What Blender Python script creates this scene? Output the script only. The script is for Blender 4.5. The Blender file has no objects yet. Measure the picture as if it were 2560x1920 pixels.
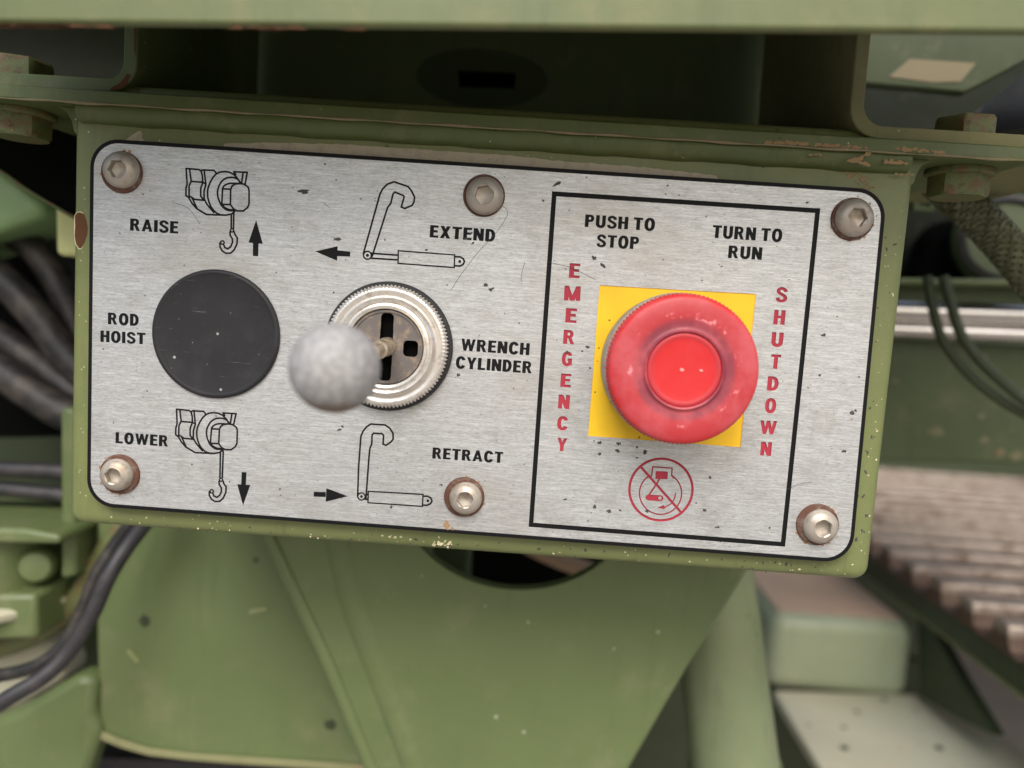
import bpy, bmesh, math, random
from mathutils import Vector, Matrix
from mathutils.geometry import delaunay_2d_cdt
random.seed(7)
S = 0.001                       # everything below is written in millimetres
scene = bpy.context.scene
COL = scene.collection

# ------------------------------------------------------------------ camera
ROT = ((0.9973834405, 0.0282052262, 0.0665637874), (-0.0688023782, 0.0876905499, 0.9937688867), (0.0221924612, -0.9957483782, 0.0894016890))
CAM = Vector((13.901, -186.926, 9.671)); F = 1900.0
cd = bpy.data.cameras.new('camera'); cam = bpy.data.objects.new('camera', cd); COL.objects.link(cam)
cd.sensor_width = 36.0; cd.lens = F / 2560 * 36; cd.clip_start = 0.005; cd.clip_end = 200
m3 = Matrix(ROT).transposed(); cam.matrix_world = Matrix.Translation(CAM * S) @ m3.to_4x4()
cd.dof.use_dof = True; cd.dof.focus_distance = 0.187; cd.dof.aperture_fstop = 6.6
scene.camera = cam

# ------------------------------------------------------------------ light
SUN_EL, SUN_AZ = 46, 196        # azimuth of the sun, degrees, 180 = behind the camera (-y)
w = bpy.data.worlds.new('World'); scene.world = w; w.use_nodes = True
nt = w.node_tree; bg = nt.nodes['Background']
sky = nt.nodes.new('ShaderNodeTexSky'); sky.sky_type = 'NISHITA'; sky.sun_disc = False
sky.sun_elevation = math.radians(SUN_EL); sky.sun_rotation = math.radians(180 - (SUN_AZ - 180)); sky.dust_density = 4.0; sky.air_density = 1.2
nt.links.new(sky.outputs[0], bg.inputs[0]); bg.inputs[1].default_value = 0.15
sl = bpy.data.lights.new('sun', 'SUN'); sl.energy = 2.0; sl.angle = math.radians(30); sl.color = (1.0, 0.98, 0.95)
so = bpy.data.objects.new('sun', sl); COL.objects.link(so)
az = math.radians(SUN_AZ - 180)
sd = Vector((-math.sin(az) * math.cos(math.radians(SUN_EL)), -math.cos(az) * math.cos(math.radians(SUN_EL)), math.sin(math.radians(SUN_EL))))
so.rotation_euler = sd.to_track_quat('Z', 'Y').to_euler(); so.location = sd * 2
scene.view_settings.view_transform = 'Standard'; scene.view_settings.look = 'None'
scene.view_settings.gamma = 1; scene.view_settings.exposure = 0.38

# ------------------------------------------------------------------ projection helpers (pixel of the 2560x1920 photograph -> mm)
def ray(px, py):
    v = Vector(((px - 1280) / F, (960 - py) / F, -1)); return Matrix(ROT).transposed() @ v
def at(px, py, y=0.0):
    d = ray(px, py); return CAM + d * ((y - CAM.y) / d.y)
def atz(px, py, z):
    d = ray(px, py); return CAM + d * ((z - CAM.z) / d.z)
def atx(px, py, x):
    d = ray(px, py); return CAM + d * ((x - CAM.x) / d.x)
def P2(px, py, y=0.0):
    p = at(px, py, y); return (p.x, p.z)
def zoom(x0, y0, s):
    return lambda x, y: (x0 + x * s, y0 + y * s)

# ------------------------------------------------------------------ objects
def tag(o, label=None, cat=None, group=None, kind=None):
    for k, v in (('label', label), ('category', cat), ('group', group), ('kind', kind)):
        if v: o[k] = v
    return o
ORI = {}
def thing(name, label, cat, loc=(0, 0, 0), group=None):
    o = bpy.data.objects.new(name, None); COL.objects.link(o); o.location = Vector(loc) * S; o.empty_display_size = 0.01
    ORI[o] = Vector(loc); return tag(o, label, cat, group)
def wloc(p):
    v = Vector((0, 0, 0))
    while p is not None: v += p.location; p = p.parent
    return v / S
def obj(name, vf, mat, parent=None, smooth=35, bevel=0, loc=None, segs=2):
    verts, faces = vf
    if parent is not None: o0 = wloc(parent)
    else:
        o0 = Vector((0, 0, 0))
        if loc is None:
            n = len(verts); c = [sum(v[i] for v in verts) / n for i in range(3)]; loc = c
    l = Vector(loc) if loc is not None else Vector((0, 0, 0))
    base = o0 + l if parent is not None else l
    me = bpy.data.meshes.new(name); me.from_pydata([((Vector(v) - base) * S)[:] for v in verts], [], faces)
    bm = bmesh.new(); bm.from_mesh(me); bmesh.ops.recalc_face_normals(bm, faces=bm.faces); bm.to_mesh(me); bm.free()
    if smooth:
        me.polygons.foreach_set('use_smooth', [True] * len(me.polygons)); me.set_sharp_from_angle(angle=math.radians(smooth))
    me.materials.append(mat)
    o = bpy.data.objects.new(name, me); COL.objects.link(o); o.location = l * S
    if parent is not None: o.parent = parent
    if bevel:
        b = o.modifiers.new('bevel', 'BEVEL'); b.width = bevel * S; b.segments = segs; b.limit_method = 'ANGLE'; b.angle_limit = math.radians(30)
    return o
def copy_tree(o, parent=None):
    c = o.copy(); COL.objects.link(c)
    if parent is not None: c.parent = parent
    for ch in [x for x in COL.objects if x.parent == o]: copy_tree(ch, c)
    return c
def join(*parts):
    V, Fc = [], []
    for v, f in parts:
        n = len(V); V += list(v); Fc += [tuple(i + n for i in q) for q in f]
    return V, Fc
def prism(pts, off):                     # polygon of 3-D points pushed along a vector
    off = Vector(off); n = len(pts); a = [Vector(p) for p in pts]; V = a + [p + off for p in a]
    return V, [tuple(range(n)), tuple(range(2 * n - 1, n - 1, -1))] + [(i, (i + 1) % n, n + (i + 1) % n, n + i) for i in range(n)]
def slab(pts, depth, thick):             # front outline in photo pixels at a given depth, real thickness behind it
    return prism([at(p[0], p[1], p[2] if len(p) > 2 else depth) for p in pts], (0, thick, 0))
def zslab(pts, z, thick):
    return prism([atz(p[0], p[1], z) for p in pts], (0, 0, -thick))
def box(x0, x1, y0, y1, z0, z1):
    return prism([(x0, y0, z0), (x1, y0, z0), (x1, y0, z1), (x0, y0, z1)], (0, y1 - y0, 0))
def basis(axis):
    a = Vector(axis).normalized(); u = a.orthogonal().normalized(); return a, u, a.cross(u)
def lathe(prof, c, axis=(0, -1, 0), n=64, rf=None, ref=None, cap=True):
    a, u, v = basis(axis)
    if ref is not None: u = Vector(ref); v = a.cross(u)
    c = Vector(c); V, Fc = [], []
    for k, (r, h) in enumerate(prof):
        for i in range(n):
            t = 2 * math.pi * i / n; rr = rf(k, r, t, i) if rf else r
            V.append(c + a * h + (u * math.cos(t) + v * math.sin(t)) * rr)
    for k in range(len(prof) - 1):
        for i in range(n):
            j = (i + 1) % n; Fc.append((k * n + i, k * n + j, (k + 1) * n + j, (k + 1) * n + i))
    if prof[0][0] > 1e-6 and cap: Fc.append(tuple(range(n)))
    if prof[-1][0] > 1e-6 and cap: Fc.append(tuple(range((len(prof) - 1) * n, len(prof) * n)))
    return V, Fc
def tidy(o, d=1e-6):
    bm = bmesh.new(); bm.from_mesh(o.data); bmesh.ops.remove_doubles(bm, verts=bm.verts, dist=d)
    bmesh.ops.recalc_face_normals(bm, faces=bm.faces); bm.to_mesh(o.data); bm.free(); return o
def smooth_path(pts, k=8):
    pts = [Vector(p) for p in pts]; out = []; q = [pts[0] * 2 - pts[1]] + pts + [pts[-1] * 2 - pts[-2]]
    for i in range(1, len(q) - 2):
        for j in range(k):
            t = j / k; p0, p1, p2, p3 = q[i - 1:i + 3]
            out.append(0.5 * ((2 * p1) + (p2 - p0) * t + (2 * p0 - 5 * p1 + 4 * p2 - p3) * t * t + (3 * p1 - p0 - 3 * p2 + p3) * t ** 3))
    return out + [pts[-1]]
def tube(path, r, n=14, k=8):
    P = smooth_path(path, k) if k else [Vector(p) for p in path]; V, Fc = [], []; u = None
    for i, p in enumerate(P):
        t = (P[min(i + 1, len(P) - 1)] - P[max(i - 1, 0)]).normalized()
        u = t.orthogonal().normalized() if u is None else (u - t * u.dot(t)).normalized(); v = t.cross(u)
        rr = r(i / (len(P) - 1)) if callable(r) else r
        V += [p + (u * math.cos(2 * math.pi * a / n) + v * math.sin(2 * math.pi * a / n)) * rr for a in range(n)]
    for i in range(len(P) - 1):
        for a in range(n):
            b = (a + 1) % n; Fc.append((i * n + a, i * n + b, (i + 1) * n + b, (i + 1) * n + a))
    Fc += [tuple(range(n)), tuple(range((len(P) - 1) * n, len(P) * n))]
    return V, Fc
def blob(cx, cz, r, jag=0.3, n=14, sx=1.0, rot=0.0):   # an uneven little outline
    out = []
    for i in range(n):
        t = 2 * math.pi * i / n; q = r * (1 + random.uniform(-jag, jag)); x, z = q * math.cos(t) * sx, q * math.sin(t)
        out.append((cx + x * math.cos(rot) - z * math.sin(rot), cz + x * math.sin(rot) + z * math.cos(rot)))
    return out
def patch(pts2, y, t=0.06):              # thin flake lying on a face at depth y
    t = t * random.uniform(.75, 1.25)      # no two flakes equally thick: overlapping ones never share a plane
    return prism([(x, y - t, z) for x, z in pts2], (0, t * 0.9, 0))

# ------------------------------------------------------------------ materials
def lin(c):
    return tuple(((v / 255) / 12.92 if v / 255 <= 0.04045 else ((v / 255 + 0.055) / 1.055) ** 2.4) for v in c) + (1,)
class M:
    def __init__(s, name, rough=0.5, metal=0.0, spec=0.5):
        s.m = bpy.data.materials.new(name); s.m.use_nodes = True; s.t = s.m.node_tree; s.b = s.t.nodes['Principled BSDF']
        s.b.inputs['Roughness'].default_value = rough; s.b.inputs['Metallic'].default_value = metal; s.b.inputs['Specular IOR Level'].default_value = spec
        tc = s.t.nodes.new('ShaderNodeTexCoord'); s.co = s.vm('MULTIPLY', tc.outputs['Object'], (1000, 1000, 1000)); s.col = None
        g = s.t.nodes.new('ShaderNodeNewGeometry'); s.pos = s.vm('MULTIPLY', g.outputs['Position'], (1000, 1000, 1000)); s.nrm = g.outputs['Normal']
    def vm(s, op, a, b):
        n = s.t.nodes.new('ShaderNodeVectorMath'); n.operation = op; s.t.links.new(a, n.inputs[0])
        if hasattr(b, 'links'): s.t.links.new(b, n.inputs[1])
        else: n.inputs[1].default_value = b
        return n.outputs[0]
    def ma(s, op, a, b=0.0, c=None):
        n = s.t.nodes.new('ShaderNodeMath'); n.operation = op
        for i, x in enumerate((a, b) if c is None else (a, b, c)):
            if hasattr(x, 'links'): s.t.links.new(x, n.inputs[i])
            else: n.inputs[i].default_value = x
        return n.outputs[0]
    def noise(s, sc, det=4, rough=0.5, stretch=(1, 1, 1), dist=0.0, off=0.0, co=None):
        v = s.vm('MULTIPLY', co or s.co, tuple(x * sc for x in stretch)); v = s.vm('ADD', v, (off, off * 1.7, off * 0.3))
        n = s.t.nodes.new('ShaderNodeTexNoise'); n.inputs['Scale'].default_value = 1; n.inputs['Detail'].default_value = det
        n.inputs['Roughness'].default_value = rough; n.inputs['Distortion'].default_value = dist; s.t.links.new(v, n.inputs['Vector']); return n.outputs['Fac']
    def spots(s, sc, size, stretch=(1, 1, 1), off=0.0, keep=0.5):   # sparse dots: voronoi distance below size, only in some cells
        v = s.vm('ADD', s.vm('MULTIPLY', s.co, tuple(x * sc for x in stretch)), (off, off, off))
        n = s.t.nodes.new('ShaderNodeTexVoronoi'); n.inputs['Scale'].default_value = 1; s.t.links.new(v, n.inputs['Vector'])
        sep = s.t.nodes.new('ShaderNodeSeparateColor'); s.t.links.new(n.outputs['Color'], sep.inputs[0])
        d = s.ma('MULTIPLY', s.ma('SUBTRACT', 1.0, s.ramp(n.outputs['Distance'], size * 0.6, size)), s.ma('LESS_THAN', sep.outputs[0], keep))
        return d
    def ramp(s, a, lo, hi):
        n = s.t.nodes.new('ShaderNodeMapRange'); n.interpolation_type = 'SMOOTHSTEP'; s.t.links.new(a, n.inputs[0])
        n.inputs[1].default_value = lo; n.inputs[2].default_value = hi; return n.outputs[0]
    def base(s, c):
        n = s.t.nodes.new('ShaderNodeRGB'); n.outputs[0].default_value = c if len(c) == 4 else lin(c); s.col = n.outputs[0]; s.out(); return s
    def mix(s, fac, c, mode='MIX', k=1.0):
        n = s.t.nodes.new('ShaderNodeMix'); n.data_type = 'RGBA'; n.blend_type = mode; f = s.ma('MULTIPLY', fac, k) if k != 1 else fac
        s.t.links.new(f, n.inputs[0]); s.t.links.new(s.col, n.inputs[6]); n.inputs[7].default_value = c if len(c) == 4 else lin(c); s.col = n.outputs[2]; s.out(); return s
    def out(s):
        s.t.links.new(s.col, s.b.inputs['Base Color'])
    def rough(s, fac, lo, hi):
        s.t.links.new(s.ma('ADD', s.ma('MULTIPLY', fac, hi - lo), lo), s.b.inputs['Roughness']); return s
    def bump(s, fac, dist, strength=1.0):
        n = s.t.nodes.new('ShaderNodeBump'); n.inputs['Distance'].default_value = dist * S; n.inputs['Strength'].default_value = strength
        s.t.links.new(fac, n.inputs['Height'])
        old = s.b.inputs['Normal'].links
        if old: s.t.links.new(old[0].from_socket, n.inputs['Normal'])
        s.t.links.new(n.outputs[0], s.b.inputs['Normal']); return s
    def up(s):
        sp = s.t.nodes.new('ShaderNodeSeparateXYZ'); s.t.links.new(s.nrm, sp.inputs[0]); return sp.outputs[2]

def paint(name, c, dust=0.3, rough=0.42, rust=0.0, specks=1.0, dustc=(150, 140, 112), scale=1.0):
    m = M(name, rough).base(lin(c))
    big = m.noise(0.03 * scale, 5, 0.6); fine = m.noise(1.6, 3, 0.6)
    m.mix(m.ramp(big, 0.35, 0.75), tuple(v * 0.72 for v in lin(c)[:3]) + (1,), k=0.55)
    m.mix(m.ramp(m.noise(0.09 * scale, 6, 0.7, off=9), 0.5, 0.75), lin(dustc), k=dust)
    m.mix(m.ramp(fine, 0.45, 0.8), tuple(v * 0.6 for v in lin(c)[:3]) + (1,), k=0.25)
    m.mix(m.ramp(m.noise(1.0, 5, 0.7, (0.22 * scale, .2, .025 * scale), off=44), 0.54, 0.72), tuple(v * .62 for v in lin(c)[:3]) + (1,), k=0.45)
    m.mix(m.ramp(m.noise(1.0, 4, 0.6, (0.6, .6, .05), off=51, dist=1.2), 0.68, 0.72), lin(dustc), k=0.35)
    if specks:
        m.mix(m.spots(0.32, 0.07, off=3, keep=0.35), (215, 212, 185), k=0.85 * specks)
        m.mix(m.spots(0.16, 0.09, off=17, keep=0.3), (66, 62, 44), k=0.7 * specks)
    if rust:
        m.mix(m.ramp(m.noise(0.05, 8, 0.75, off=31), 0.70 - rust * 0.15, 0.76 - rust * 0.15), (112, 66, 38), k=0.9)
    m.rough(m.noise(0.2, 4, 0.6, off=5), rough - 0.08, rough + 0.2); m.bump(m.noise(0.9, 3, 0.5), 0.05, 0.5); return m.m
GREEN = (88, 101, 56)
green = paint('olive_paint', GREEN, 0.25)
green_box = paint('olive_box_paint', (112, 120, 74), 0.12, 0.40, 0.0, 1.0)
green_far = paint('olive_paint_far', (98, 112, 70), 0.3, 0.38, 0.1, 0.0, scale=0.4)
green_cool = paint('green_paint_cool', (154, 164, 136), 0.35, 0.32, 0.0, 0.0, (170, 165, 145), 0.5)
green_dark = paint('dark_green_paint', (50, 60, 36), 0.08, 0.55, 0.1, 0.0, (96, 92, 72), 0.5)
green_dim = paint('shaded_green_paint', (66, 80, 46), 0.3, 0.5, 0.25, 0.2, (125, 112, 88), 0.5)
beam_m = paint('beam_paint', (98, 108, 68), 0.35, 0.45, 0.2, 0.0, (150, 132, 96), 0.6)
dusty = paint('dusty_paint', (190, 188, 164), 0.5, 0.8, 0.35, 0.0, (196, 178, 148), 0.6)
tan_dust = paint('tan_dusty_steel', (196, 166, 138), 0.5, 0.85, 0.15, 0.0, (190, 160, 130), 0.6)

def brushed():
    m = M('brushed_aluminium', 0.42, 0.55, 0.5).base(lin((170, 172, 173)))
    st = m.noise(1.0, 6, 0.72, (0.28, 1, 5.5)); st2 = m.noise(1.0, 4, 0.7, (0.9, 1, 9), off=4)
    m.mix(m.ramp(st, 0.30, 0.62), (222, 225, 226), k=0.6)
    m.mix(m.ramp(st2, 0.48, 0.68), (122, 120, 116), k=0.7)
    st3 = m.noise(1.0, 5, 0.7, (0.16, 1, 2.4), off=12)
    m.mix(m.ramp(st3, 0.5, 0.66), (134, 132, 128), k=0.24).mix(m.ramp(st3, 0.5, 0.34), (232, 233, 234), k=0.35)
    m.mix(m.ramp(m.noise(0.12, 6, 0.7, off=8), 0.50, 0.78), (150, 146, 138), k=0.45)     # old handling dirt
    m.mix(m.ramp(m.noise(0.55, 5, 0.75, (0.7, 1, 1), off=21, dist=0.5), 0.66, 0.74), (112, 108, 104), k=0.55)
    m.mix(m.spots(0.30, 0.085, (1, 1, 1), off=2, keep=0.30), (66, 62, 58), k=0.8)
    m.mix(m.spots(0.75, 0.13, (0.6, 1, 1), off=6, keep=0.18), (92, 88, 84), k=0.7)
    m.mix(m.ramp(m.noise(0.028, 5, 0.65, (.6, 1, 1.2), off=33), 0.5, 0.68), (158, 150, 138), k=0.4)
    m.rough(st, 0.34, 0.52); m.bump(st, 0.02, 0.35); return m.m
plate_m = brushed()
def printed(name, c, rough=0.55, wear=0.3, wc=(120, 118, 114)):
    m = M(name, rough, 0.0, 0.2).base(lin(c)); m.mix(m.ramp(m.noise(1.1, 5, 0.75), 0.62, 0.75), wc, k=wear); return m.m
black_ink = printed('black_ink', (13, 14, 15), 0.6, 0.15)
red_ink = printed('red_ink', (166, 56, 70), 0.55, 0.45, (222, 130, 138))
def yellow_mat():
    m = M('yellow_print', 0.5).base(lin((242, 196, 26)))
    m.mix(m.spots(0.5, 0.16, off=1, keep=0.25), (70, 58, 18), k=0.9).mix(m.ramp(m.noise(0.5, 6, 0.7, off=6), 0.68, 0.74), (110, 90, 30), k=0.5)
    m.mix(m.ramp(m.noise(0.1, 3, 0.5), 0.4, 0.7), (228, 180, 22), k=0.5); return m.m
yellow_ink = yellow_mat()
def steel(name, c, rough=0.35, metal=0.7, dirt=0.4, dc=(110, 84, 62), sc=0.4):
    m = M(name, rough, metal).base(lin(c)); m.co = m.pos if name in ('rusty_washer', 'dull_zinc_steel', 'worn_rack_steel') else m.co; m.mix(m.ramp(m.noise(sc, 6, 0.7), 0.48, 0.7), dc, k=dirt)
    m.rough(m.noise(sc * 2, 4, 0.6, off=3), rough - 0.08, rough + 0.15); m.bump(m.noise(1.5, 3, 0.6), 0.03, 0.3); return m.m
screw_m = steel('dull_zinc_steel', (178, 170, 158), 0.42, 0.45, 0.7, (138, 118, 94), 0.25)
washer_m = steel('rusty_washer', (92, 60, 46), 0.75, 0.15, 1.0, (124, 112, 102), 0.35); 
silver_m = steel('silver_bezel', (226, 221, 213), 0.28, 0.7, 0.5, (140, 124, 104), 0.3)
rod_m = steel('lever_steel', (214, 200, 178), 0.25, 0.7, 0.4, (120, 92, 60), 0.5)
gate_m = steel('grimy_gate', (108, 102, 98), 0.7, 0.2, 0.75, (164, 142, 118), 0.35)
chrome_m = steel('chrome', (214, 210, 206), 0.16, 0.95, 0.15, (150, 140, 130), 0.1)
_b = M('bolt_paint', .6).base(lin((98, 108, 66))); _b.mix(_b.ramp(_b.noise(.35, 6, .7), .46, .6), (112, 84, 58), k=.8).mix(_b.ramp(_b.noise(.5, 6, .75, off=9), .55, .66), (66, 60, 42), k=.8).mix(_b.ramp(_b.noise(.9, 5, .7, off=19), .62, .7), (168, 134, 104), k=.6); _b.bump(_b.noise(1.2, 5, .7), .15, .8); bolt_m = _b.m
rack_m = steel('worn_rack_steel', (162, 150, 138), 0.38, 0.6, 0.75, (96, 72, 56), 0.10)
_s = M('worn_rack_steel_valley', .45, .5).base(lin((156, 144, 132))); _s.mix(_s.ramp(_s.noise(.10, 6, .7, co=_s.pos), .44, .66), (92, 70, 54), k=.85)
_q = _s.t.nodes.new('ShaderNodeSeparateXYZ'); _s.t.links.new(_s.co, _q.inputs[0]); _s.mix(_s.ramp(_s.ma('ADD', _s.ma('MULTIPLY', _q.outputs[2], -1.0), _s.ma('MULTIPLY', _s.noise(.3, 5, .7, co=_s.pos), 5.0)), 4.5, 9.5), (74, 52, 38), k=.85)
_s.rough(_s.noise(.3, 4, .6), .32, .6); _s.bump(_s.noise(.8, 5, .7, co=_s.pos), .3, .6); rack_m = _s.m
rubber = M('black_rubber', 0.6).base(lin((36, 36, 38))); rubber.mix(rubber.ramp(rubber.noise(0.3, 6, 0.7), 0.5, 0.75), (92, 88, 84), k=0.35); rubber = rubber.m
hose_m = M('dusty_hose', 0.55).base(lin((26, 26, 26))); hose_m.mix(hose_m.ramp(hose_m.noise(0.06, 6, 0.7), 0.42, 0.68), (96, 86, 78), k=0.6); hose_m = hose_m.m
cable_m = M('grey_cable', 0.5).base(lin((44, 43, 46))); cable_m.mix(cable_m.ramp(cable_m.noise(0.08, 5, 0.7), 0.45, 0.7), (80, 73, 70), k=0.6); cable_m = cable_m.m
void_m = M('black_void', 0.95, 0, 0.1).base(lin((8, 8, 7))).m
plug = M('plug_plastic', 0.5, 0, .3).base(lin((38, 38, 40))); plug.mix(plug.ramp(plug.noise(0.09, 5, 0.7), 0.45, 0.8), (70, 70, 72), k=0.35)
plug.mix(plug.spots(0.55, 0.12, off=4, keep=0.18), (150, 150, 148), k=0.5).mix(plug.spots(0.2, 0.09, off=8, keep=0.4), (190, 190, 188), k=0.6)
plug.mix(plug.ramp(plug.noise(1, 4, 0.6, (0.12, 1, 2.2), off=7), 0.66, 0.72), (120, 120, 120), k=0.4); plug = plug.m
knob_m = M('grey_knob_plastic', 0.6).base(lin((140, 139, 138)))
knob_m.mix(knob_m.ramp(knob_m.noise(0.65, 5, 0.75), 0.47, 0.58), (184, 183, 183), k=0.5).mix(knob_m.ramp(knob_m.noise(0.5, 5, 0.7, off=5), 0.56, 0.72), (128, 118, 118), k=0.8)
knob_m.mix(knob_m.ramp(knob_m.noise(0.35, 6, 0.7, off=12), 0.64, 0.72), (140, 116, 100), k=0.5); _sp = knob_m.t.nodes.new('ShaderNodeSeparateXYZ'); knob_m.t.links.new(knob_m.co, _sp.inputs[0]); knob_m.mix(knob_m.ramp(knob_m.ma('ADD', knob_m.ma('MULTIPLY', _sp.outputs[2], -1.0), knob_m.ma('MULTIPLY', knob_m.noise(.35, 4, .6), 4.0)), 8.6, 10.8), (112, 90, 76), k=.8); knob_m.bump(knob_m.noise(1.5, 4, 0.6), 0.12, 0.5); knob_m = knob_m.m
primer = M('bare_primer', 0.85).base(lin((176, 166, 148))); primer.mix(primer.spots(0.9, 0.14, off=2, keep=0.4), (84, 76, 60), k=0.9).mix(primer.ramp(primer.noise(0.4, 4, 0.6), 0.45, 0.75), (146, 134, 116), k=0.6); primer = primer.m
rust_m = M('rust', 0.95).base(lin((104, 70, 42))); rust_m.mix(rust_m.noise(2.5, 4, 0.7), (70, 40, 26), k=0.8).bump(rust_m.noise(3, 4, 0.7), 0.15, 0.8); rust_m = rust_m.m
chip_m = M('pale_chip', 0.85).base(lin((206, 196, 160))).m
mud_m = M('dried_mud', 0.95).base(lin((168, 140, 104))); mud_m.mix(mud_m.noise(3, 4, 0.7), (116, 90, 62), k=0.6); mud_m = mud_m.m
dark_chip = M('dark_chip', 0.8).base(lin((70, 66, 64))).m
sticker_m = M('faded_sticker', 0.7).base(lin((132, 122, 96))); sticker_m.mix(sticker_m.noise(0.1, 5, 0.7), (110, 102, 78), k=0.5); sticker_m = sticker_m.m  # beige darkened to go with the painted shade of its panel
ochre = paint('pale_yellow_paint', (226, 228, 160), 0.15, 0.6, 0.1, 0.0)
concrete = M('ground_concrete', 0.9).base(lin((148, 141, 133))); concrete.mix(concrete.noise(0.01, 8, 0.8), (116, 108, 98), k=0.6); concrete = concrete.m

lit_ground_m = paint('lit_ground_pale', (222, 212, 200), .4, .9, 0, 0, (200, 184, 168), .8)
def red_plastic(name, c, c2, ringed):
    m = M(name, 0.32).base(lin(c))
    if ringed:            # the groove between cap and lens is a darker red-purple moulding
        d = m.t.nodes.new('ShaderNodeVectorMath'); d.operation = 'LENGTH'; m.t.links.new(m.vm('MULTIPLY', m.co, (1, 0, 1)), d.inputs[0]); r = d.outputs['Value']
        band = m.ma('MULTIPLY', m.ramp(r, 7.9, 8.7), m.ma('SUBTRACT', 1.0, m.ramp(r, 10.4, 12.2)))
        m.mix(band, (128, 52, 66), k=0.9)
        edge = m.ramp(m.ma('ADD', r, m.ma('MULTIPLY', m.noise(0.15, 4, 0.6), 1.5)), 16.2, 17.2); m.mix(edge, (200, 36, 36), k=0.8)
    m.mix(m.ramp(m.noise(0.10, 5, 0.65, off=2), 0.36, 0.66), c2, k=0.8)
    if ringed:
        sc = m.ma('MULTIPLY', m.ramp(m.noise(0.22, 5, 0.7, off=14), 0.55, 0.62), m.ma('MULTIPLY', m.ramp(r, 11.2, 11.9), m.ma('SUBTRACT', 1.0, m.ramp(r, 12.6, 13.4))))
        m.mix(sc, (232, 150, 156), k=0.7)
    if not ringed:
        d = m.t.nodes.new('ShaderNodeVectorMath'); d.operation = 'LENGTH'; m.t.links.new(m.vm('MULTIPLY', m.co, (1, 0, 1)), d.inputs[0]); m.mix(m.ramp(d.outputs['Value'], 6.7, 7.5), (176, 50, 58), k=0.8)
    m.b.inputs['Subsurface Weight'].default_value = 0.1; m.b.inputs['Subsurface Radius'].default_value = (0.001, 0.0003, 0.0002); m.b.inputs['Subsurface Scale'].default_value = 1.0
    m.rough(m.noise(0.3, 4, 0.6), 0.36, 0.62); return m.m
cap_m = red_plastic('faded_red_plastic', (176, 48, 54), (188, 84, 90), True)
lens_m = red_plastic('bright_red_plastic', (198, 26, 30), (198, 40, 44), False)

# ------------------------------------------------------------------ 2-D marks on the plate
class Mark:
    def __init__(s, name, mat, depth, label=None): s.name, s.mat, s.depth, s.label, s.polys, s.minus = name, mat, depth, label, [], []
MARKS = []
def mark(name, mat, depth, label=None):
    m = Mark(name, mat, depth, label); MARKS.append(m); return m
def seg_quads(pts, wd, closed=False):
    pts = [Vector((p[0], p[1])) for p in pts]; q = [pts[0]]
    for p in pts[1:]:
        if (p - q[-1]).length > 1e-4: q.append(p)
    if closed and (q[0] - q[-1]).length < 1e-4: q.pop()
    n = len(q); L, R = [], []
    for i in range(n):
        a = q[i - 1] if (i > 0 or closed) else None; b = q[(i + 1) % n] if (i < n - 1 or closed) else None
        d0 = (q[i] - a).normalized() if a is not None else None; d1 = (b - q[i]).normalized() if b is not None else None
        if d0 is None: nn = Vector((-d1.y, d1.x))
        elif d1 is None: nn = Vector((-d0.y, d0.x))
        else:
            n0 = Vector((-d0.y, d0.x)); n1 = Vector((-d1.y, d1.x)); nn = n0 + n1
            nn = n0 if nn.length < 0.2 else nn.normalized(); nn = nn / max(nn.dot(n0), 0.5)
        L.append(q[i] + nn * wd / 2); R.append(q[i] - nn * wd / 2)
    return [[L[i], R[i], R[(i + 1) % n], L[(i + 1) % n]] for i in range(n if closed else n - 1)]
def disc(c, r, n=20): return [(c[0] + r * math.cos(2 * math.pi * i / n), c[1] + r * math.sin(2 * math.pi * i / n)) for i in range(n)]

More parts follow.
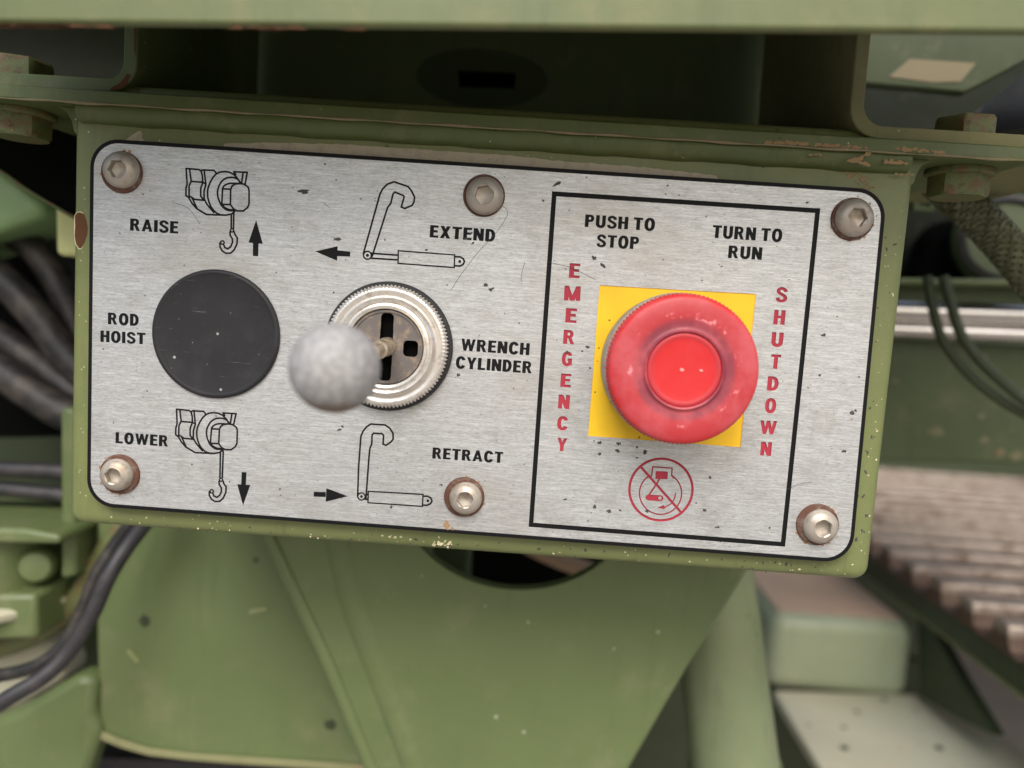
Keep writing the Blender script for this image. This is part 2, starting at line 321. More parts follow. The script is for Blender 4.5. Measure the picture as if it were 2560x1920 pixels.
SW, HB = 0.235, 0.185
def rc(x0, y0, x1, y1): return [[(x0, y0), (x1, y0), (x1, y1), (x0, y1)]]
def dg(x0, y0, x1, y1, h=0.2): return [[(x0, y0), (x0 + h, y0), (x1 + h, y1), (x1, y1)]]
def earc(cx, cy, rx, ry, a0, a1, n=18, e=2.3):
    o = []
    for i in range(n + 1):
        t = math.radians(a0 + (a1 - a0) * i / n); c, s_ = math.cos(t), math.sin(t)
        o.append((cx + rx * math.copysign(abs(c) ** (2 / e), c), cy + ry * math.copysign(abs(s_) ** (2 / e), s_)))
    return o
def glyph(ch):
    s, h = SW, HB; q = lambda p, c=False, w=s * 0.97: seg_quads(p, w, c)
    if ch == 'E': return rc(0, 0, s, 1) + rc(0.1, 0, .52, h) + rc(0.1, 1 - h, .51, 1) + rc(0.1, .43, .47, .43 + h), .52
    if ch == 'L': return rc(0, 0, s, 1) + rc(0.1, 0, .5, h), .5
    if ch == 'T': return rc(.29 - s / 2, 0, .29 + s / 2, 1) + rc(0, 1 - h, .58, 1), .58
    if ch == 'H': return rc(0, 0, s, 1) + rc(.62 - s, 0, .62, 1) + rc(0.1, .43, .5, .43 + h), .62
    if ch == 'I': return rc(0, 0, s, 1), s
    if ch == 'N': return rc(0, 0, s * .95, 1) + rc(.63 - s * .95, 0, .63, 1) + dg(.63 - .24, 0, 0, 1, .24), .63
    if ch == 'M': return rc(0, 0, s * .95, 1) + rc(.8 - s * .95, 0, .8, 1) + dg(.40 - .1, 0, 0.0, 1, .22) + dg(.40 - .1, 0, .8 - .22, 1, .22), .8
    if ch == 'W': return dg(.17, 0, 0, 1, .19) + dg(.17, 0, .36, 1, .18) + dg(.55, 0, .36, 1, .18) + dg(.55, 0, .73, 1, .19), .92
    if ch == 'X': return dg(0, 0, .41, 1, .23) + dg(.41, 0, 0, 1, .23), .64
    if ch == 'Y': return rc(.32 - s / 2, 0, .32 + s / 2, .46) + dg(.32 - s / 2 - .01, .40, 0, 1, .21) + dg(.32 - .11, .40, .43, 1, .21), .64
    if ch == 'A': return dg(0, 0, .24, 1, .2) + dg(.48, 0, .24, 1, .2) + rc(.14, .2, .54, .2 + h * .95), .68
    if ch == 'U': return q([(s / 2, 1), (s / 2, .35)] + earc(.31, .35, .31 - s / 2, .35 - h / 2, 180, 360, 14, 2.2) + [(.62 - s / 2, 1)]), .62
    if ch == 'O': return q(earc(.33, .5, .33 - s / 2, .515 - h / 2, 0, 355, 34), True), .66
    if ch == 'C': return q(earc(.33, .5, .33 - s / 2, .515 - h / 2, 28, 332, 30), False), .63
    if ch == 'G': return q(earc(.33, .5, .33 - s / 2, .515 - h / 2, 30, 318, 28), False) + rc(.35, .37, .63, .37 + h * .9) + rc(.63 - s, .05, .63, .5), .65
    if ch == 'D': return rc(0, 0, s, 1) + q([(.08, 1 - h / 2), (.24, 1 - h / 2)] + earc(.24, .5, .36 - s / 2, .5 - h / 2, 84, -84, 20, 2.2) + [(.24, h / 2), (.08, h / 2)], False, s * .93), .6
    if ch in 'PR':
        yb = .42 + h / 2
        o = rc(0, 0, s, 1) + q([(.08, 1 - h / 2), (.3, 1 - h / 2)] + earc(.34, (1 - h / 2 + yb) / 2, .24 - s / 2, (1 - h / 2 - yb) / 2, 84, -84, 14, 2.1) + [(.3, yb), (.08, yb)], False, h * 1.05)
        if ch == 'R': o += dg(.42, 0, .25, .46, .21)
        return o, (.64 if ch == 'R' else .58)
    if ch == 'S':
        sp = [(.50, .70), (.46, .83), (.31, .925), (.155, .87), (.105, .735), (.17, .61), (.31, .515), (.45, .41), (.50, .27), (.44, .13), (.29, .075), (.14, .13), (.09, .29)]
        return q([(p.x, p.y) for p in smooth_path([(a, b, 0) for a, b in sp], 4)], False, h * 1.07), .59
    return [], .3
def text(mk, string, pl, pr, cap):
    a = Vector(P2(*pl)); b = Vector(P2(*pr)); u = (b - a); L = u.length; u.normalize(); v = Vector((-u.y, u.x))
    tot, items = 0.0, []
    for ch in string:
        if ch == ' ': tot += .24; continue
        g, wd = glyph(ch); items.append((g, tot)); tot += wd + .09
    tot -= .09; sx = L / tot; sy = cap / 10.17
    for g, x0 in items:
        for poly in g: mk.polys.append([a + u * ((x0 + p[0]) * sx) + v * (p[1] * sy) for p in poly])

BLK, RED = 0.05, 0.28
for wd_, rows in (('RAISE', [('RAISE', (324.9, 576.3), (445.5, 584.1), 30)]), ('ROD HOIST', [('ROD', (269.6, 810.6), (347, 815), 29.5), ('HOIST', (251, 854.5), (363.4, 861), 29)]),
                  ('LOWER', [('LOWER', (288.7, 1107.7), (420.4, 1116.7), 28.7)]), ('EXTEND', [('EXTEND', (1073.9, 593.4), (1237.3, 604.8), 30.3)]),
                  ('WRENCH CYLINDER', [('WRENCH', (1152, 876.2), (1322.9, 888.4), 30.2), ('CYLINDER', (1138.7, 920.5), (1329.4, 933.9), 30)]),
                  ('RETRACT', [('RETRACT', (1080.4, 1146.2), (1256.8, 1157.9), 28.5)]),
                  ('PUSH TO STOP', [('PUSH TO', (1461.5, 567.3), (1636.5, 577.6), 30.3), ('STOP', (1490.9, 617), (1596.7, 623.5), 30.3)]),
                  ('TURN TO RUN', [('TURN TO', (1780, 594.5), (1954.3, 605.2), 31), ('RUN', (1819.6, 645), (1904, 650), 30.5)])):
    mk = mark('lettering', black_ink, BLK, 'black lettering reading ' + wd_)
    for t_, l_, r_, c_ in rows: text(mk, t_, l_, r_, c_)
z5 = zoom(1320, 400, .4521)
mk = mark('lettering', red_ink, RED, 'red engraved lettering reading EMERGENCY down the left')
for ch, x0, x1, yt, yb in (('E', 225, 287, 572, 655), ('M', 198, 290, 697, 780), ('E', 205, 270, 820, 902), ('R', 193, 258, 940, 1020), ('G', 184, 245, 1060, 1140), ('E', 178, 238, 1180, 1258), ('N', 165, 230, 1297, 1378), ('C', 158, 220, 1417, 1495), ('Y', 158, 215, 1535, 1612)):
    text(mk, ch, z5(x0, yb - 4), z5(x1 - 2, yb), (yb - yt - 3) * .4521)
mk = mark('lettering', red_ink, RED, 'red engraved lettering reading SHUTDOWN down the right')
for ch, x0, x1, yt, yb in (('S', 1368, 1432, 705, 788), ('H', 1355, 1420, 830, 912), ('U', 1342, 1410, 953, 1035), ('T', 1338, 1395, 1075, 1157), ('D', 1320, 1385, 1197, 1277), ('O', 1307, 1370, 1318, 1400), ('W', 1280, 1375, 1440, 1518), ('N', 1283, 1345, 1557, 1637)):
    text(mk, ch, z5(x0, yb - 4), z5(x1 - 2, yb), (yb - yt - 3) * .4521)

def lines(mk, zf, wd, *polys, closed=False):
    for p in polys:
        q = [P2(*zf(*a)) for a in p]; mk.polys += seg_quads(q, wd, closed)
        if not closed:
            for e in (q[0], q[-1]): mk.polys.append(disc(e, wd / 2, 8))
def ring(mk, c, r, hole, n=24):
    mk.polys.append(disc(c, r, n))
    if hole: mk.minus.append(disc(c, hole, 12))
def hoist(mk, zf, zh):
    lines(mk, zf, .45, [(300, 140), (318, 400), (298, 470), (298, 590), (345, 625), (400, 720), (480, 810), (640, 905), (960, 915)],
          [(300, 140), (515, 160), (550, 185), (570, 260), (578, 370)], [(358, 150), (385, 350), (350, 430), (350, 600), (395, 620), (440, 655), (600, 668)],
          [(395, 620), (480, 800)], [(385, 355), (575, 370), (612, 388)], [(578, 370), (543, 470), (543, 600), (575, 640)], [(548, 182), (575, 165), (760, 172), (800, 215)],
          [(600, 175), (628, 400), (598, 520), (600, 650), (650, 740), (760, 870)],
          [(1200, 380), (1150, 300), (1085, 235), (1010, 200), (940, 192), (865, 200), (800, 230), (745, 290), (700, 370), (665, 460), (655, 530), (660, 620), (680, 700), (715, 780), (760, 840), (810, 885), (870, 907), (960, 915), (1060, 895), (1110, 850)],
          [(1200, 370), (1165, 325), (1130, 305), (1085, 290), (1040, 288), (980, 295), (930, 320), (885, 360), (850, 420), (828, 480), (820, 540), (828, 615), (850, 680), (880, 745), (920, 790), (965, 825), (1010, 840), (1100, 842)],
          [(905, 478), (1040, 485), (1035, 740), (893, 735), (905, 478)], [(905, 470), (925, 435), (960, 408), (1000, 393), (1040, 386), (1190, 390)], [(1040, 485), (1065, 430), (1110, 400)],
          [(893, 735), (925, 775), (960, 800), (1010, 822), (1080, 828)], [(1110, 400), (1190, 390), (1260, 400), (1330, 450), (1345, 500), (1345, 730), (1320, 790), (1250, 845), (1150, 845), (1090, 815), (1035, 740)],
          [(1090, 195), (1315, 205), (1280, 400)], [(1245, 205), (1225, 370)], [(1095, 200), (1125, 240)])
    lines(mk, zh, .45, [(1030, 1190), (1030, 1250), (1068, 1310), (1070, 1370), (1040, 1440), (990, 1475), (940, 1450), (922, 1395)],
          [(1098, 1190), (1110, 1235), (1150, 1290), (1145, 1390), (1100, 1490), (1040, 1545), (960, 1548), (900, 1510), (862, 1440), (862, 1375)])
    ring(mk, P2(*zh(1063, 1168)), .58, .22); ring(mk, P2(*zh(903, 1370)), .62, .24)
zR = zoom(420, 400, 1 / 6.6375)
mk = mark('pictogram', black_ink, BLK, 'black outline of a winch drum with raised hook'); hoist(mk, zR, zR)
lines(mk, zR, .45, [(1050, 900), (1050, 1140)], [(1092, 855), (1087, 1140)])
mk = mark('arrow', black_ink, BLK, 'black arrow pointing up'); A = lambda zf, *p: [P2(*zf(*a)) for a in p]
mk.polys += [A(zR, (1463, 995), (1573, 1393), (1335, 1370)), A(zR, (1410, 1370), (1503, 1380), (1497, 1597), (1408, 1593))]
zL = lambda x, y: (441.2 + (x - 300) * .1507 * .975 + (y - 140) * -.004, 1023 + (y - 140) * .1507 * .936 + (x - 300) * .002)
zLh = lambda x, y: (552.6 + (x - 1063) * .1507 * .97, 1199.4 + (y - 1168) * .1507 * .95)
mk = mark('pictogram', black_ink, BLK, 'black outline of a winch drum with lowered hook'); hoist(mk, zL, zLh)
z3 = zoom(160, 900, .28933)
lines(mk, z3, .45, [(1352, 790), (1347, 1015)], [(1376, 785), (1368, 1015)])
mk = mark('arrow', black_ink, BLK, 'black arrow pointing down')
mk.polys += [A(z3, (1497, 1073), (1610, 1080), (1547, 1258)), A(z3, (1535, 968), (1577, 970), (1572, 1078), (1531, 1075))]
z2 = zoom(680, 320, .3255)
mk = mark('pictogram', black_ink, BLK, 'black outline of a leaning wrench on an extended cylinder')
lines(mk, z2, .45, [(702, 965), (830, 505), (850, 468), (885, 432), (938, 413), (1045, 450), (1070, 480), (1095, 530), (1090, 570), (1075, 595), (1020, 618), (993, 607), (1015, 530), (1010, 520), (945, 492), (930, 505), (912, 580), (888, 610), (770, 985)],
      [(760, 962), (968, 977)], [(762, 1000), (968, 1013)])
lines(mk, z2, .36, [(970, 943), (1403, 975), (1400, 1072), (968, 1040)], closed=True)
lines(mk, z2, .45, [(1403, 988), (1445, 990), (1468, 1003), (1478, 1025), (1468, 1048), (1445, 1060), (1402, 1058)])
ring(mk, P2(*z2(733, 978)), 1.15, .78); mk.polys.append(disc(P2(*z2(733, 978)), .4, 12)); mk.dot = [disc(P2(*z2(733, 978)), .4, 12), disc(P2(*z2(1442, 1025)), .38, 12)]
mk.polys.append(mk.dot[1])
mk = mark('arrow', black_ink, BLK, 'black arrow pointing left'); mk.polys += [A(z2, (332, 948), (500, 1020), (505, 907)), A(z2, (500, 938), (500, 984), (600, 988), (602, 950))]
z4 = zoom(680, 960, .3255)
mk = mark('pictogram', black_ink, BLK, 'black outline of an upright wrench on a retracted cylinder')
lines(mk, z4, .45, [(658, 865), (665, 640), (683, 400), (700, 362), (725, 330), (760, 307), (870, 315), (905, 340), (930, 380), (930, 425), (912, 447), (875, 471), (853, 462), (857, 395), (845, 382), (780, 378), (769, 390), (766, 460), (752, 495), (745, 560), (722, 875)],
      [(722, 850), (738, 848)], [(715, 885), (738, 884)])
lines(mk, z4, .36, [(740, 824), (1160, 848), (1155, 940), (737, 912)], closed=True)
lines(mk, z4, .45, [(1160, 862), (1195, 862), (1218, 873), (1229, 897), (1217, 920), (1190, 932), (1157, 930)])
ring(mk, P2(*z4(687, 864)), 1.1, .75); mk.polys.append(disc(P2(*z4(687, 864)), .36, 12)); mk.dot = [disc(P2(*z4(687, 864)), .36, 12), disc(P2(*z4(1197, 897)), .36, 12)]
mk.polys.append(mk.dot[1])
mk = mark('arrow', black_ink, BLK, 'black arrow pointing right'); mk.polys += [A(z4, (582, 862), (418, 800), (412, 905)), A(z4, (320, 828), (414, 830), (412, 868), (320, 865))]

z6 = zoom(1320, 1080, .28933)
mk = mark('pictogram', red_ink, RED, 'red engraved crossed-out engine symbol')
c6 = Vector(P2(*z6(1148, 498))); mk.polys += seg_quads(disc(c6, 7.8, 56), .62, True)
eng = [z6(1145 + 182 * math.sin(math.radians(a)), 530 - 182 * math.cos(math.radians(a))) for a in range(33, 322, 9)]
lines(mk, lambda x, y: (x, y), .34, eng); lines(mk, z6, .34, [(1030, 395), (1068, 378), (1078, 300), (1245, 312), (1240, 378), (1262, 395)])
mk.polys.append(A(z6, (1103, 338), (1208, 342), (1205, 408), (1100, 405)))
lines(mk, z6, .42, [(1135, 408), (1100, 465), (1045, 545)]); lines(mk, z6, 1.5, [(1040, 566), (1145, 572)]); mk.minus.append(disc(P2(*z6(1140, 572)), .42, 12))
lines(mk, z6, .62, [(978, 305), (1320, 692)]); lines(mk, z6, .3, [(1275, 530), (1265, 575), (1238, 620), (1180, 652)]); mk.polys.append(A(z6, (1118, 656), (1170, 630), (1185, 650), (1178, 668)))

mk = mark('yellow_square', yellow_ink, 0.22, None)
mk.polys.append(A(lambda x, y: (x, y), (1499, 713), (1890, 735), (1851, 1118), (1470, 1089.5)))
mk = mark('frame_line', black_ink, 0.2, 'black rectangular frame around the emergency shutdown area')
fr = [P2(*p) for p in ((1380, 478), (2051, 521), (1962.7, 1366.8), (1321.4, 1317))]
cc = sum((Vector(p) for p in fr), Vector((0, 0))) / 4
mk.polys += seg_quads([Vector(p) - Vector((math.copysign(.58, p[0] - cc.x), math.copysign(.58, p[1] - cc.y))) for p in fr], 1.15, True)
# plate outline with rounded corners, a black printed line along its edge
corner = [Vector(P2(*p)) for p in ((226, 344), (2219, 475), (2129, 1409), (217, 1264))]
def rounded(cs, r, n=10):
    out = []; m_ = len(cs)
    for i in range(m_):
        p = Vector(cs[i]); a = (Vector(cs[i - 1]) - p).normalized(); b = (Vector(cs[(i + 1) % m_]) - p).normalized(); ang = a.angle(b); d = r / math.tan(ang / 2)
        c = p + (a + b).normalized() * (r / math.sin(ang / 2)); s0 = p + a * d - c; s1 = p + b * d - c
        a0 = math.atan2(s0.y, s0.x); a1 = math.atan2(s1.y, s1.x); da = (a1 - a0 + math.pi) % (2 * math.pi) - math.pi
        for k in range(n + 1):
            t = a0 + da * k / n; out.append(c + Vector((math.cos(t), math.sin(t))) * r)
    return out
outline = rounded(corner, 7.0)
inner = rounded([c - Vector((math.copysign(.95, c.x), math.copysign(.95, c.y))) for c in corner], 6.1)
mk = mark('border_line', black_ink, 0.04, 'black printed line along the rounded edge'); n_ = len(outline)
mk.polys += [[outline[i], outline[(i + 1) % n_], inner[(i + 1) % n_], inner[i]] for i in range(n_)]

def ccw(p):
    a = sum(p[i][0] * p[(i + 1) % len(p)][1] - p[(i + 1) % len(p)][0] * p[i][1] for i in range(len(p))); return p if a > 0 else p[::-1]
def carve(outer, marks, y0, name, mat, parent, thick):
    vs, fs, own = [], [], []
    def add(poly, who):
        poly = ccw([tuple(p) for p in poly]); k = len(vs); vs.extend(Vector((p[0], p[1])) for p in poly); fs.append(list(range(k, len(vs)))); own.append(who)
    add(outer, ('plate', 0))
    for i, m_ in enumerate(marks):
        for p in m_.polys: add(p, ('m', i))
        for p in m_.minus: add(p, ('x', i))
        for p in getattr(m_, 'dot', []): add(p, ('d', i))
    V, E_, T, _, _, of = delaunay_2d_cdt(vs, [], fs, 0, 1e-5, True)
    cls = []
    for t, src in zip(T, of):
        w_ = {own[s_] for s_ in src}; c = -2
        if ('plate', 0) in w_: c = -1
        for i, m_ in enumerate(marks):
            if ('d', i) in w_ or (('m', i) in w_ and ('x', i) not in w_): c = i
        cls.append(c)
    dep = lambda c: 0.0 if c == -1 else marks[c].depth
    emap = {}
    for ti, t in enumerate(T):
        for k in range(len(t)): emap.setdefault(frozenset((t[k], t[(k + 1) % len(t)])), []).append(ti)
    geo = {c: ([], [], {}) for c in set(cls) if c >= -1}
    def vert(c, i, y):
        g = geo[c]; key = (i, y)
        if key not in g[2]: g[2][key] = len(g[0]); g[0].append((V[i].x, y, V[i].y))
        return g[2][key]
    for ti, t in enumerate(T):
        c = cls[ti]
        if c >= -1: geo[c][1].append(tuple(vert(c, i, y0 + dep(c)) for i in t))
    for e, ts in emap.items():
        a, b = tuple(e)
        cl = [cls[t] for t in ts]
        if len(cl) == 2 and cl[0] != cl[1] and min(cl) >= -1:
            c = max(cl, key=dep); o = min(cl, key=dep)
            if dep(c) - dep(o) > 1e-6: geo[c][1].append((vert(c, a, y0 + dep(o)), vert(c, b, y0 + dep(o)), vert(c, b, y0 + dep(c)), vert(c, a, y0 + dep(c))))
        elif -2 in cl or len(cl) == 1:
            k = [c for c in cl if c >= -1]
            if k:
                d = y0 + dep(k[0]); c = -1 if thick else k[0]
                if thick: geo[-1][1].append((vert(-1, a, d), vert(-1, b, d), vert(-1, b, y0 + thick), vert(-1, a, y0 + thick)))
    res = {}
    for c, (vv, ff, _) in geo.items():
        if c == -1: res[c] = obj(name, (vv, ff), mat, parent, smooth=0)
        else:
            o = obj(marks[c].name, (vv, ff), marks[c].mat, parent, smooth=0)
            if marks[c].label: o['label'] = marks[c].label
            res[c] = o
    return res

# ================================================================== the control plate
plate = thing('control_plate', 'brushed metal control plate printed with hoist and wrench symbols and a red EMERGENCY SHUTDOWN area', 'control plate', (0, 0, 0))
carve(outline, MARKS, 0.0, 'face_sheet', plate_m, plate, 1.4)
sp = []
for px, py, r, sx, rot in ((1499, 1107, 8, 1.5, .2), (1547, 1109, 7, 1.2, .1), (1500, 1135, 7, 1.3, 0), (1544, 1127, 7, 1.4, -.5), (1592, 1118, 5, 1, 0), (1613, 1130, 9, .9, .4), (1592, 1145, 4, 1.2, 0),
                           (1487, 1266, 7, 1.2, .3), (1489, 1255, 3, 1, 0), (1522, 1278, 6, 1.6, 0), (1550, 1276, 5, 1.8, -.6), (1796, 1318, 5, 1.2, 0), (1790, 1318, 4, 1.5, .4), (1762, 1276, 6, 1.2, .6), (1618, 1279, 5, 1.5, -.4),
                           (2132, 1033, 7, 1.5, -.5), (2139, 1027, 4, 1.6, -.5), (2110, 1128, 6, 1.4, .3), (2060, 838, 6, 1.6, 0), (1924, 1320, 4, 1, 0), (1146, 937, 6, 1.3, .5), (845, 597, 7, 2.4, 0), (836, 599, 3, 1, 0),
                           (1214, 712, 6, 1.4, .1), (1225, 724, 7, 1.2, -.3), (1232, 721, 4, 1.5, .6), (1066, 625, 5, 1.5, .1), (1358, 502, 5, 1, 0), (1669, 464, 5, .7, 0), (978, 1268, 6, 1, 0), (1104, 1212, 6, .8, .4),
                           (848, 1074, 6, 1.6, .3), (856, 1066, 4, 1.4, -.6), (1391, 460, 8, 2.2, .7), (700, 1222, 4, 1, 0), (480, 1162, 5, .8, 0), (368, 977, 4, .8, 0), (1486, 645, 7, 1.4, -.7), (1507, 665, 6, 2, -.8), (759, 479, 8, 3, 0.1),
                           (1025, 1360, 5, 1, 0), (1740, 1258, 3, 1.3, 0), (1418, 880, 5, 1.2, .3), (1469, 868, 6, 1.2, 0), (1456, 878, 4, 1, 0), (1475, 920, 5, 1, .4), (816, 608, 2, 1, 0), (540, 1040, 3, 1, 0)):
    x, z = P2(px, py); sp.append(patch(blob(x, z, r / 10.17 * .62, .45, 11, sx, rot), 0.0, .03))
for i in range(26):
    px, py = random.uniform(240, 2100), random.uniform(390, 1330); x, z = P2(px, py)
    inside = all(abs(z - P2(px, q)[1]) > 1.5 for q in (344 + .065 * (px - 226), 1264 + .076 * (px - 217))) and not (1470 < px < 1890 and 713 < py < 1118)
    if inside: sp.append(patch(blob(x, z, random.uniform(.1, .28), .5, 8, random.uniform(1, 2.6), random.uniform(-.9, .9)), 0.0, .02))
o = obj('paint_chips', join(*sp), dark_chip, plate, smooth=0); o['kind'] = 'stuff'
scr = []
for path in (((1243, 505), (1267, 525), (1265, 545), (1238, 585), (1200, 625), (1150, 690), (1128, 725)), ((1312, 655), (1303, 690), (1305, 705)), ((1372, 655), (1400, 662), (1430, 670), (1490, 700)), ((430, 505), (470, 520), (500, 560)), ((808, 506), (825, 520)), ((1965, 1225), (2000, 1210), (2030, 1205))):
    scr.append(tube([(*P2(*p), 0) for p in path], .06, 5, 4))
scr = [([(v[0], -0.005 + (v[2] * .3), v[1]) for v in vv], ff) for vv, ff in scr]
o = obj('hair_scratch', join(*scr), dark_chip, plate, smooth=0); o['kind'] = 'stuff'
x, z = P2(1117, 1313)
o = obj('rust_stain', join(patch(blob(x, z, 1.1, .35, 16, .8), 0, .03), patch(blob(x + 1.5, z - .8, .4, .4, 9), 0, .03)), mud_m, plate, smooth=0)

# ================================================================== box that carries the plate
boxt = thing('control_box', 'olive green steel box holding the control plate, hung under a bolted flange', 'control box', (0, 30, 0))
bc = [Vector((-103.1, 60)), Vector((103.6, 60)), Vector((103.3, -51.2)), Vector((-102.9, -51.5))]
def rim_shell():
    rings_ = []
    for off, y in ((9, 2.9), (3.0, 2.9), (2.2, 2.97), (1.3, 3.2), (.6, 3.7), (.15, 4.4), (0, 5.3), (0, 60)):
        rings_.append([(p.x, y, p.y) for p in rounded([c - Vector((math.copysign(off, c.x), math.copysign(off, c.y))) for c in bc], max(3.6 - off, .8), 8)])
    V, Fc = [], []; n = len(rings_[0])
    for r_ in rings_: V += r_
    for k in range(len(rings_) - 1):
        for i in range(n): j = (i + 1) % n; Fc.append((k * n + i, k * n + j, (k + 1) * n + j, (k + 1) * n + i))
    Fc.append(tuple(range(n))); Fc.append(tuple(range((len(rings_) - 1) * n, len(rings_) * n))); return V, Fc
obj('shell', rim_shell(), green_box, boxt, smooth=50)
zt, zb = 57.2, 53.8
fl = [(-175, -1), (175, -1), (150, 2), (129.5, 3.4), (128.2, 15.7), (125.3, 37.5), (123.6, 47), (118, 62), (-118, 62), (-124.9, 40.3), (-127, 31), (-140, 10), (-150, 2)]
fl = [(-155, -1), (155, -1), (155, 3), (129.5, 4), (128.2, 15.7), (125.3, 37.5), (123.6, 47), (118, 62), (-118, 62), (-124.9, 40.3), (-126, 32), (-136, 26), (-155, 22)]
obj('flange', prism([(x, y, zb) for x, y in fl], (0, 0, zt - zb)), green, boxt, bevel=.5)
dl = [(-130 + 260 * i / 120, -1.0 + .1 * math.sin(i), zb + .1 + .08 * math.sin(i * .7)) for i in range(121)]
obj('dust_line', tube(dl, lambda t: .27 + .17 * math.sin(t * 90) * math.sin(t * 37), 8, 0), paint('dust_film', (140, 130, 100), .6, .8, 0, .5, (112, 108, 76), 4), boxt, smooth=60)
wl = []
for i in range(160):
    t = i / 159; x = -101 + 202 * t; wl.append((x, 3.0 + .06 * math.sin(i * .9) + .1 * math.sin(i * .23), 52.9 + .12 * math.sin(i * .37) + .06 * math.sin(i * .8)))
obj('weld_bead', tube(wl, lambda t: 3.2, 12, 0), green, boxt, smooth=70)
for s_, pts in ((-1, [(-108, 54), (-102, 54), (-102, 46.5), (-103.3, 48), (-103.9, 50.6), (-105.2, 52.6)]), (1, [(108, 54), (102, 54), (102, 46.5), (103.7, 48), (104.3, 50.6), (105.4, 52.6)])):
    obj('corner_weld', prism([(x, 3.4, z) for x, z in pts], (0, 8, 0)), green, boxt, bevel=.4)
# bare and rusty places
z1 = zoom(160, 320, .28933)
obj('rust_spot', patch([P2(*z1(*p), 3.4) for p in ((105, 760), (125, 735), (150, 730), (185, 750), (205, 800), (215, 860), (212, 920), (190, 985), (160, 1040), (140, 1040), (115, 1000), (103, 940), (108, 850))], 3.0, .15), rust_m, boxt, smooth=0)
obj('chipped_paint_edge', patch([P2(*z1(*p), 3.4) for p in ((98, 760), (120, 728), (150, 722), (190, 742), (211, 800), (222, 860), (218, 922), (196, 992), (160, 1050), (136, 1048), (108, 1005), (97, 940))], 3.05, .12), chip_m, boxt, smooth=0)
obj('bare_corner', patch([P2(*p, 2.9) for p in ((312, 352), (330, 338), (350, 326), (356, 333), (355, 343), (360, 352), (340, 358))], 2.9, .08), primer, boxt, smooth=0)
top = [(560, 359), (660, 357), (771, 359), (860, 361), (960, 368), (1040, 373), (1110, 378), (1190, 384), (1290, 390), (1381, 401), (1480, 408), (1585, 416), (1660, 424), (1740, 433), (1800, 442)]
jag = []
for a, b in zip(top, top[1:]):
    for k in range(6): t = k / 6; jag.append((a[0] + (b[0] - a[0]) * t, a[1] + (b[1] - a[1]) * t + random.uniform(-1.4, 1.4)))
strip = [P2(x, y, 2.9) for x, y in jag] + [P2(1800, 456, 2.9), P2(1300, 426, 2.9), P2(560, 376, 2.9)]
obj('bare_strip', patch(strip, 2.9, .1), primer, boxt, smooth=0)
mud = []
zq = zoom(1860, 0, .31646)
def crumbs(path, n, sp_, r, y):
    for i in range(n):
        t = random.random() * (len(path) - 1); k = int(t); t -= k; a, b = path[k], path[k + 1]
        px, py = a[0] + (b[0] - a[0]) * t + random.gauss(0, sp_), a[1] + (b[1] - a[1]) * t + random.gauss(0, sp_ * .6)
        x, z = P2(*zq(px, py), y); mud.append(patch(blob(x, z, random.uniform(.3, 1) * r, .45, 7, 1.6), y, .12))
crumbs([(160, 1128), (500, 1135), (990, 1180)], 60, 9, .45, -1.0); crumbs([(1200, 1175), (1400, 1190), (1600, 1208)], 26, 7, .45, -1.0)
crumbs([(990, 1215), (880, 1265), (820, 1275)], 26, 7, .42, 1.0 - 2.4); crumbs([(880, 1265), (990, 1310)], 16, 6, .4, -1.2); crumbs([(1090, 1275), (1300, 1290)], 26, 8, .42, -.6)
crumbs([(800, 1345), (900, 1370), (960, 1440), (1010, 1500)], 60, 26, .28, 2.9); crumbs([(1190, 1375), (1350, 1380)], 18, 3, .25, 1.2); crumbs([(520, 1225), (600, 1220)], 8, 5, .3, -.9)
o = obj('dried_mud', join(*mud), mud_m, boxt, smooth=0); o['kind'] = 'stuff'
fx = []
for i in range(95):          # flecks of bare metal and grit along the rim
    sd_ = random.random()
    if sd_ < .55: px, py = random.uniform(230, 2120), 0; py = 1318 + (px - 229) * .0722 - random.uniform(11, 36)
    elif sd_ < .75: px, py = random.uniform(192, 212), random.uniform(380, 1280)
    else: py = random.uniform(520, 1420); px = 2273 - (py - 480) * .105 - random.uniform(6, 40)
    x, z = P2(px, py, 2); fx.append(patch(blob(x, z, random.choice((.08, .1, .13, .2)), .4, 7, 1.3, random.uniform(0, 3)), 2.95, .08))
for cx, cy, n in ((1106, 1372, 26), (965, 1356, 6), (782, 1352, 3), (1580, 1400, 3), (2000, 1435, 3)):
    for i in range(n):
        x, z = P2(random.gauss(cx, 20), random.gauss(cy - 10, 4), 2); fx.append(patch(blob(x, z, random.uniform(.1, .3), .4, 8, 1.3), 2.95, .1))
o = obj('grit_flecks', join(*fx), chip_m, boxt, smooth=0); o['kind'] = 'stuff'
fx = []
for i in range(46):
    if random.random() < .6: px = random.uniform(400, 2120); py = 1318 + (px - 229) * .0722 - random.uniform(6, 34)
    else: py = random.uniform(540, 1380); px = 2273 - (py - 480) * .105 - random.uniform(10, 45)
    x, z = P2(px, py, 2); fx.append(patch(blob(x, z, random.choice((.15, .2, .3)), .5, 8, 1.8, random.uniform(0, 3)), 2.95, .08))
o = obj('dark_nicks', join(*fx), dark_chip, boxt, smooth=0); o['kind'] = 'stuff'

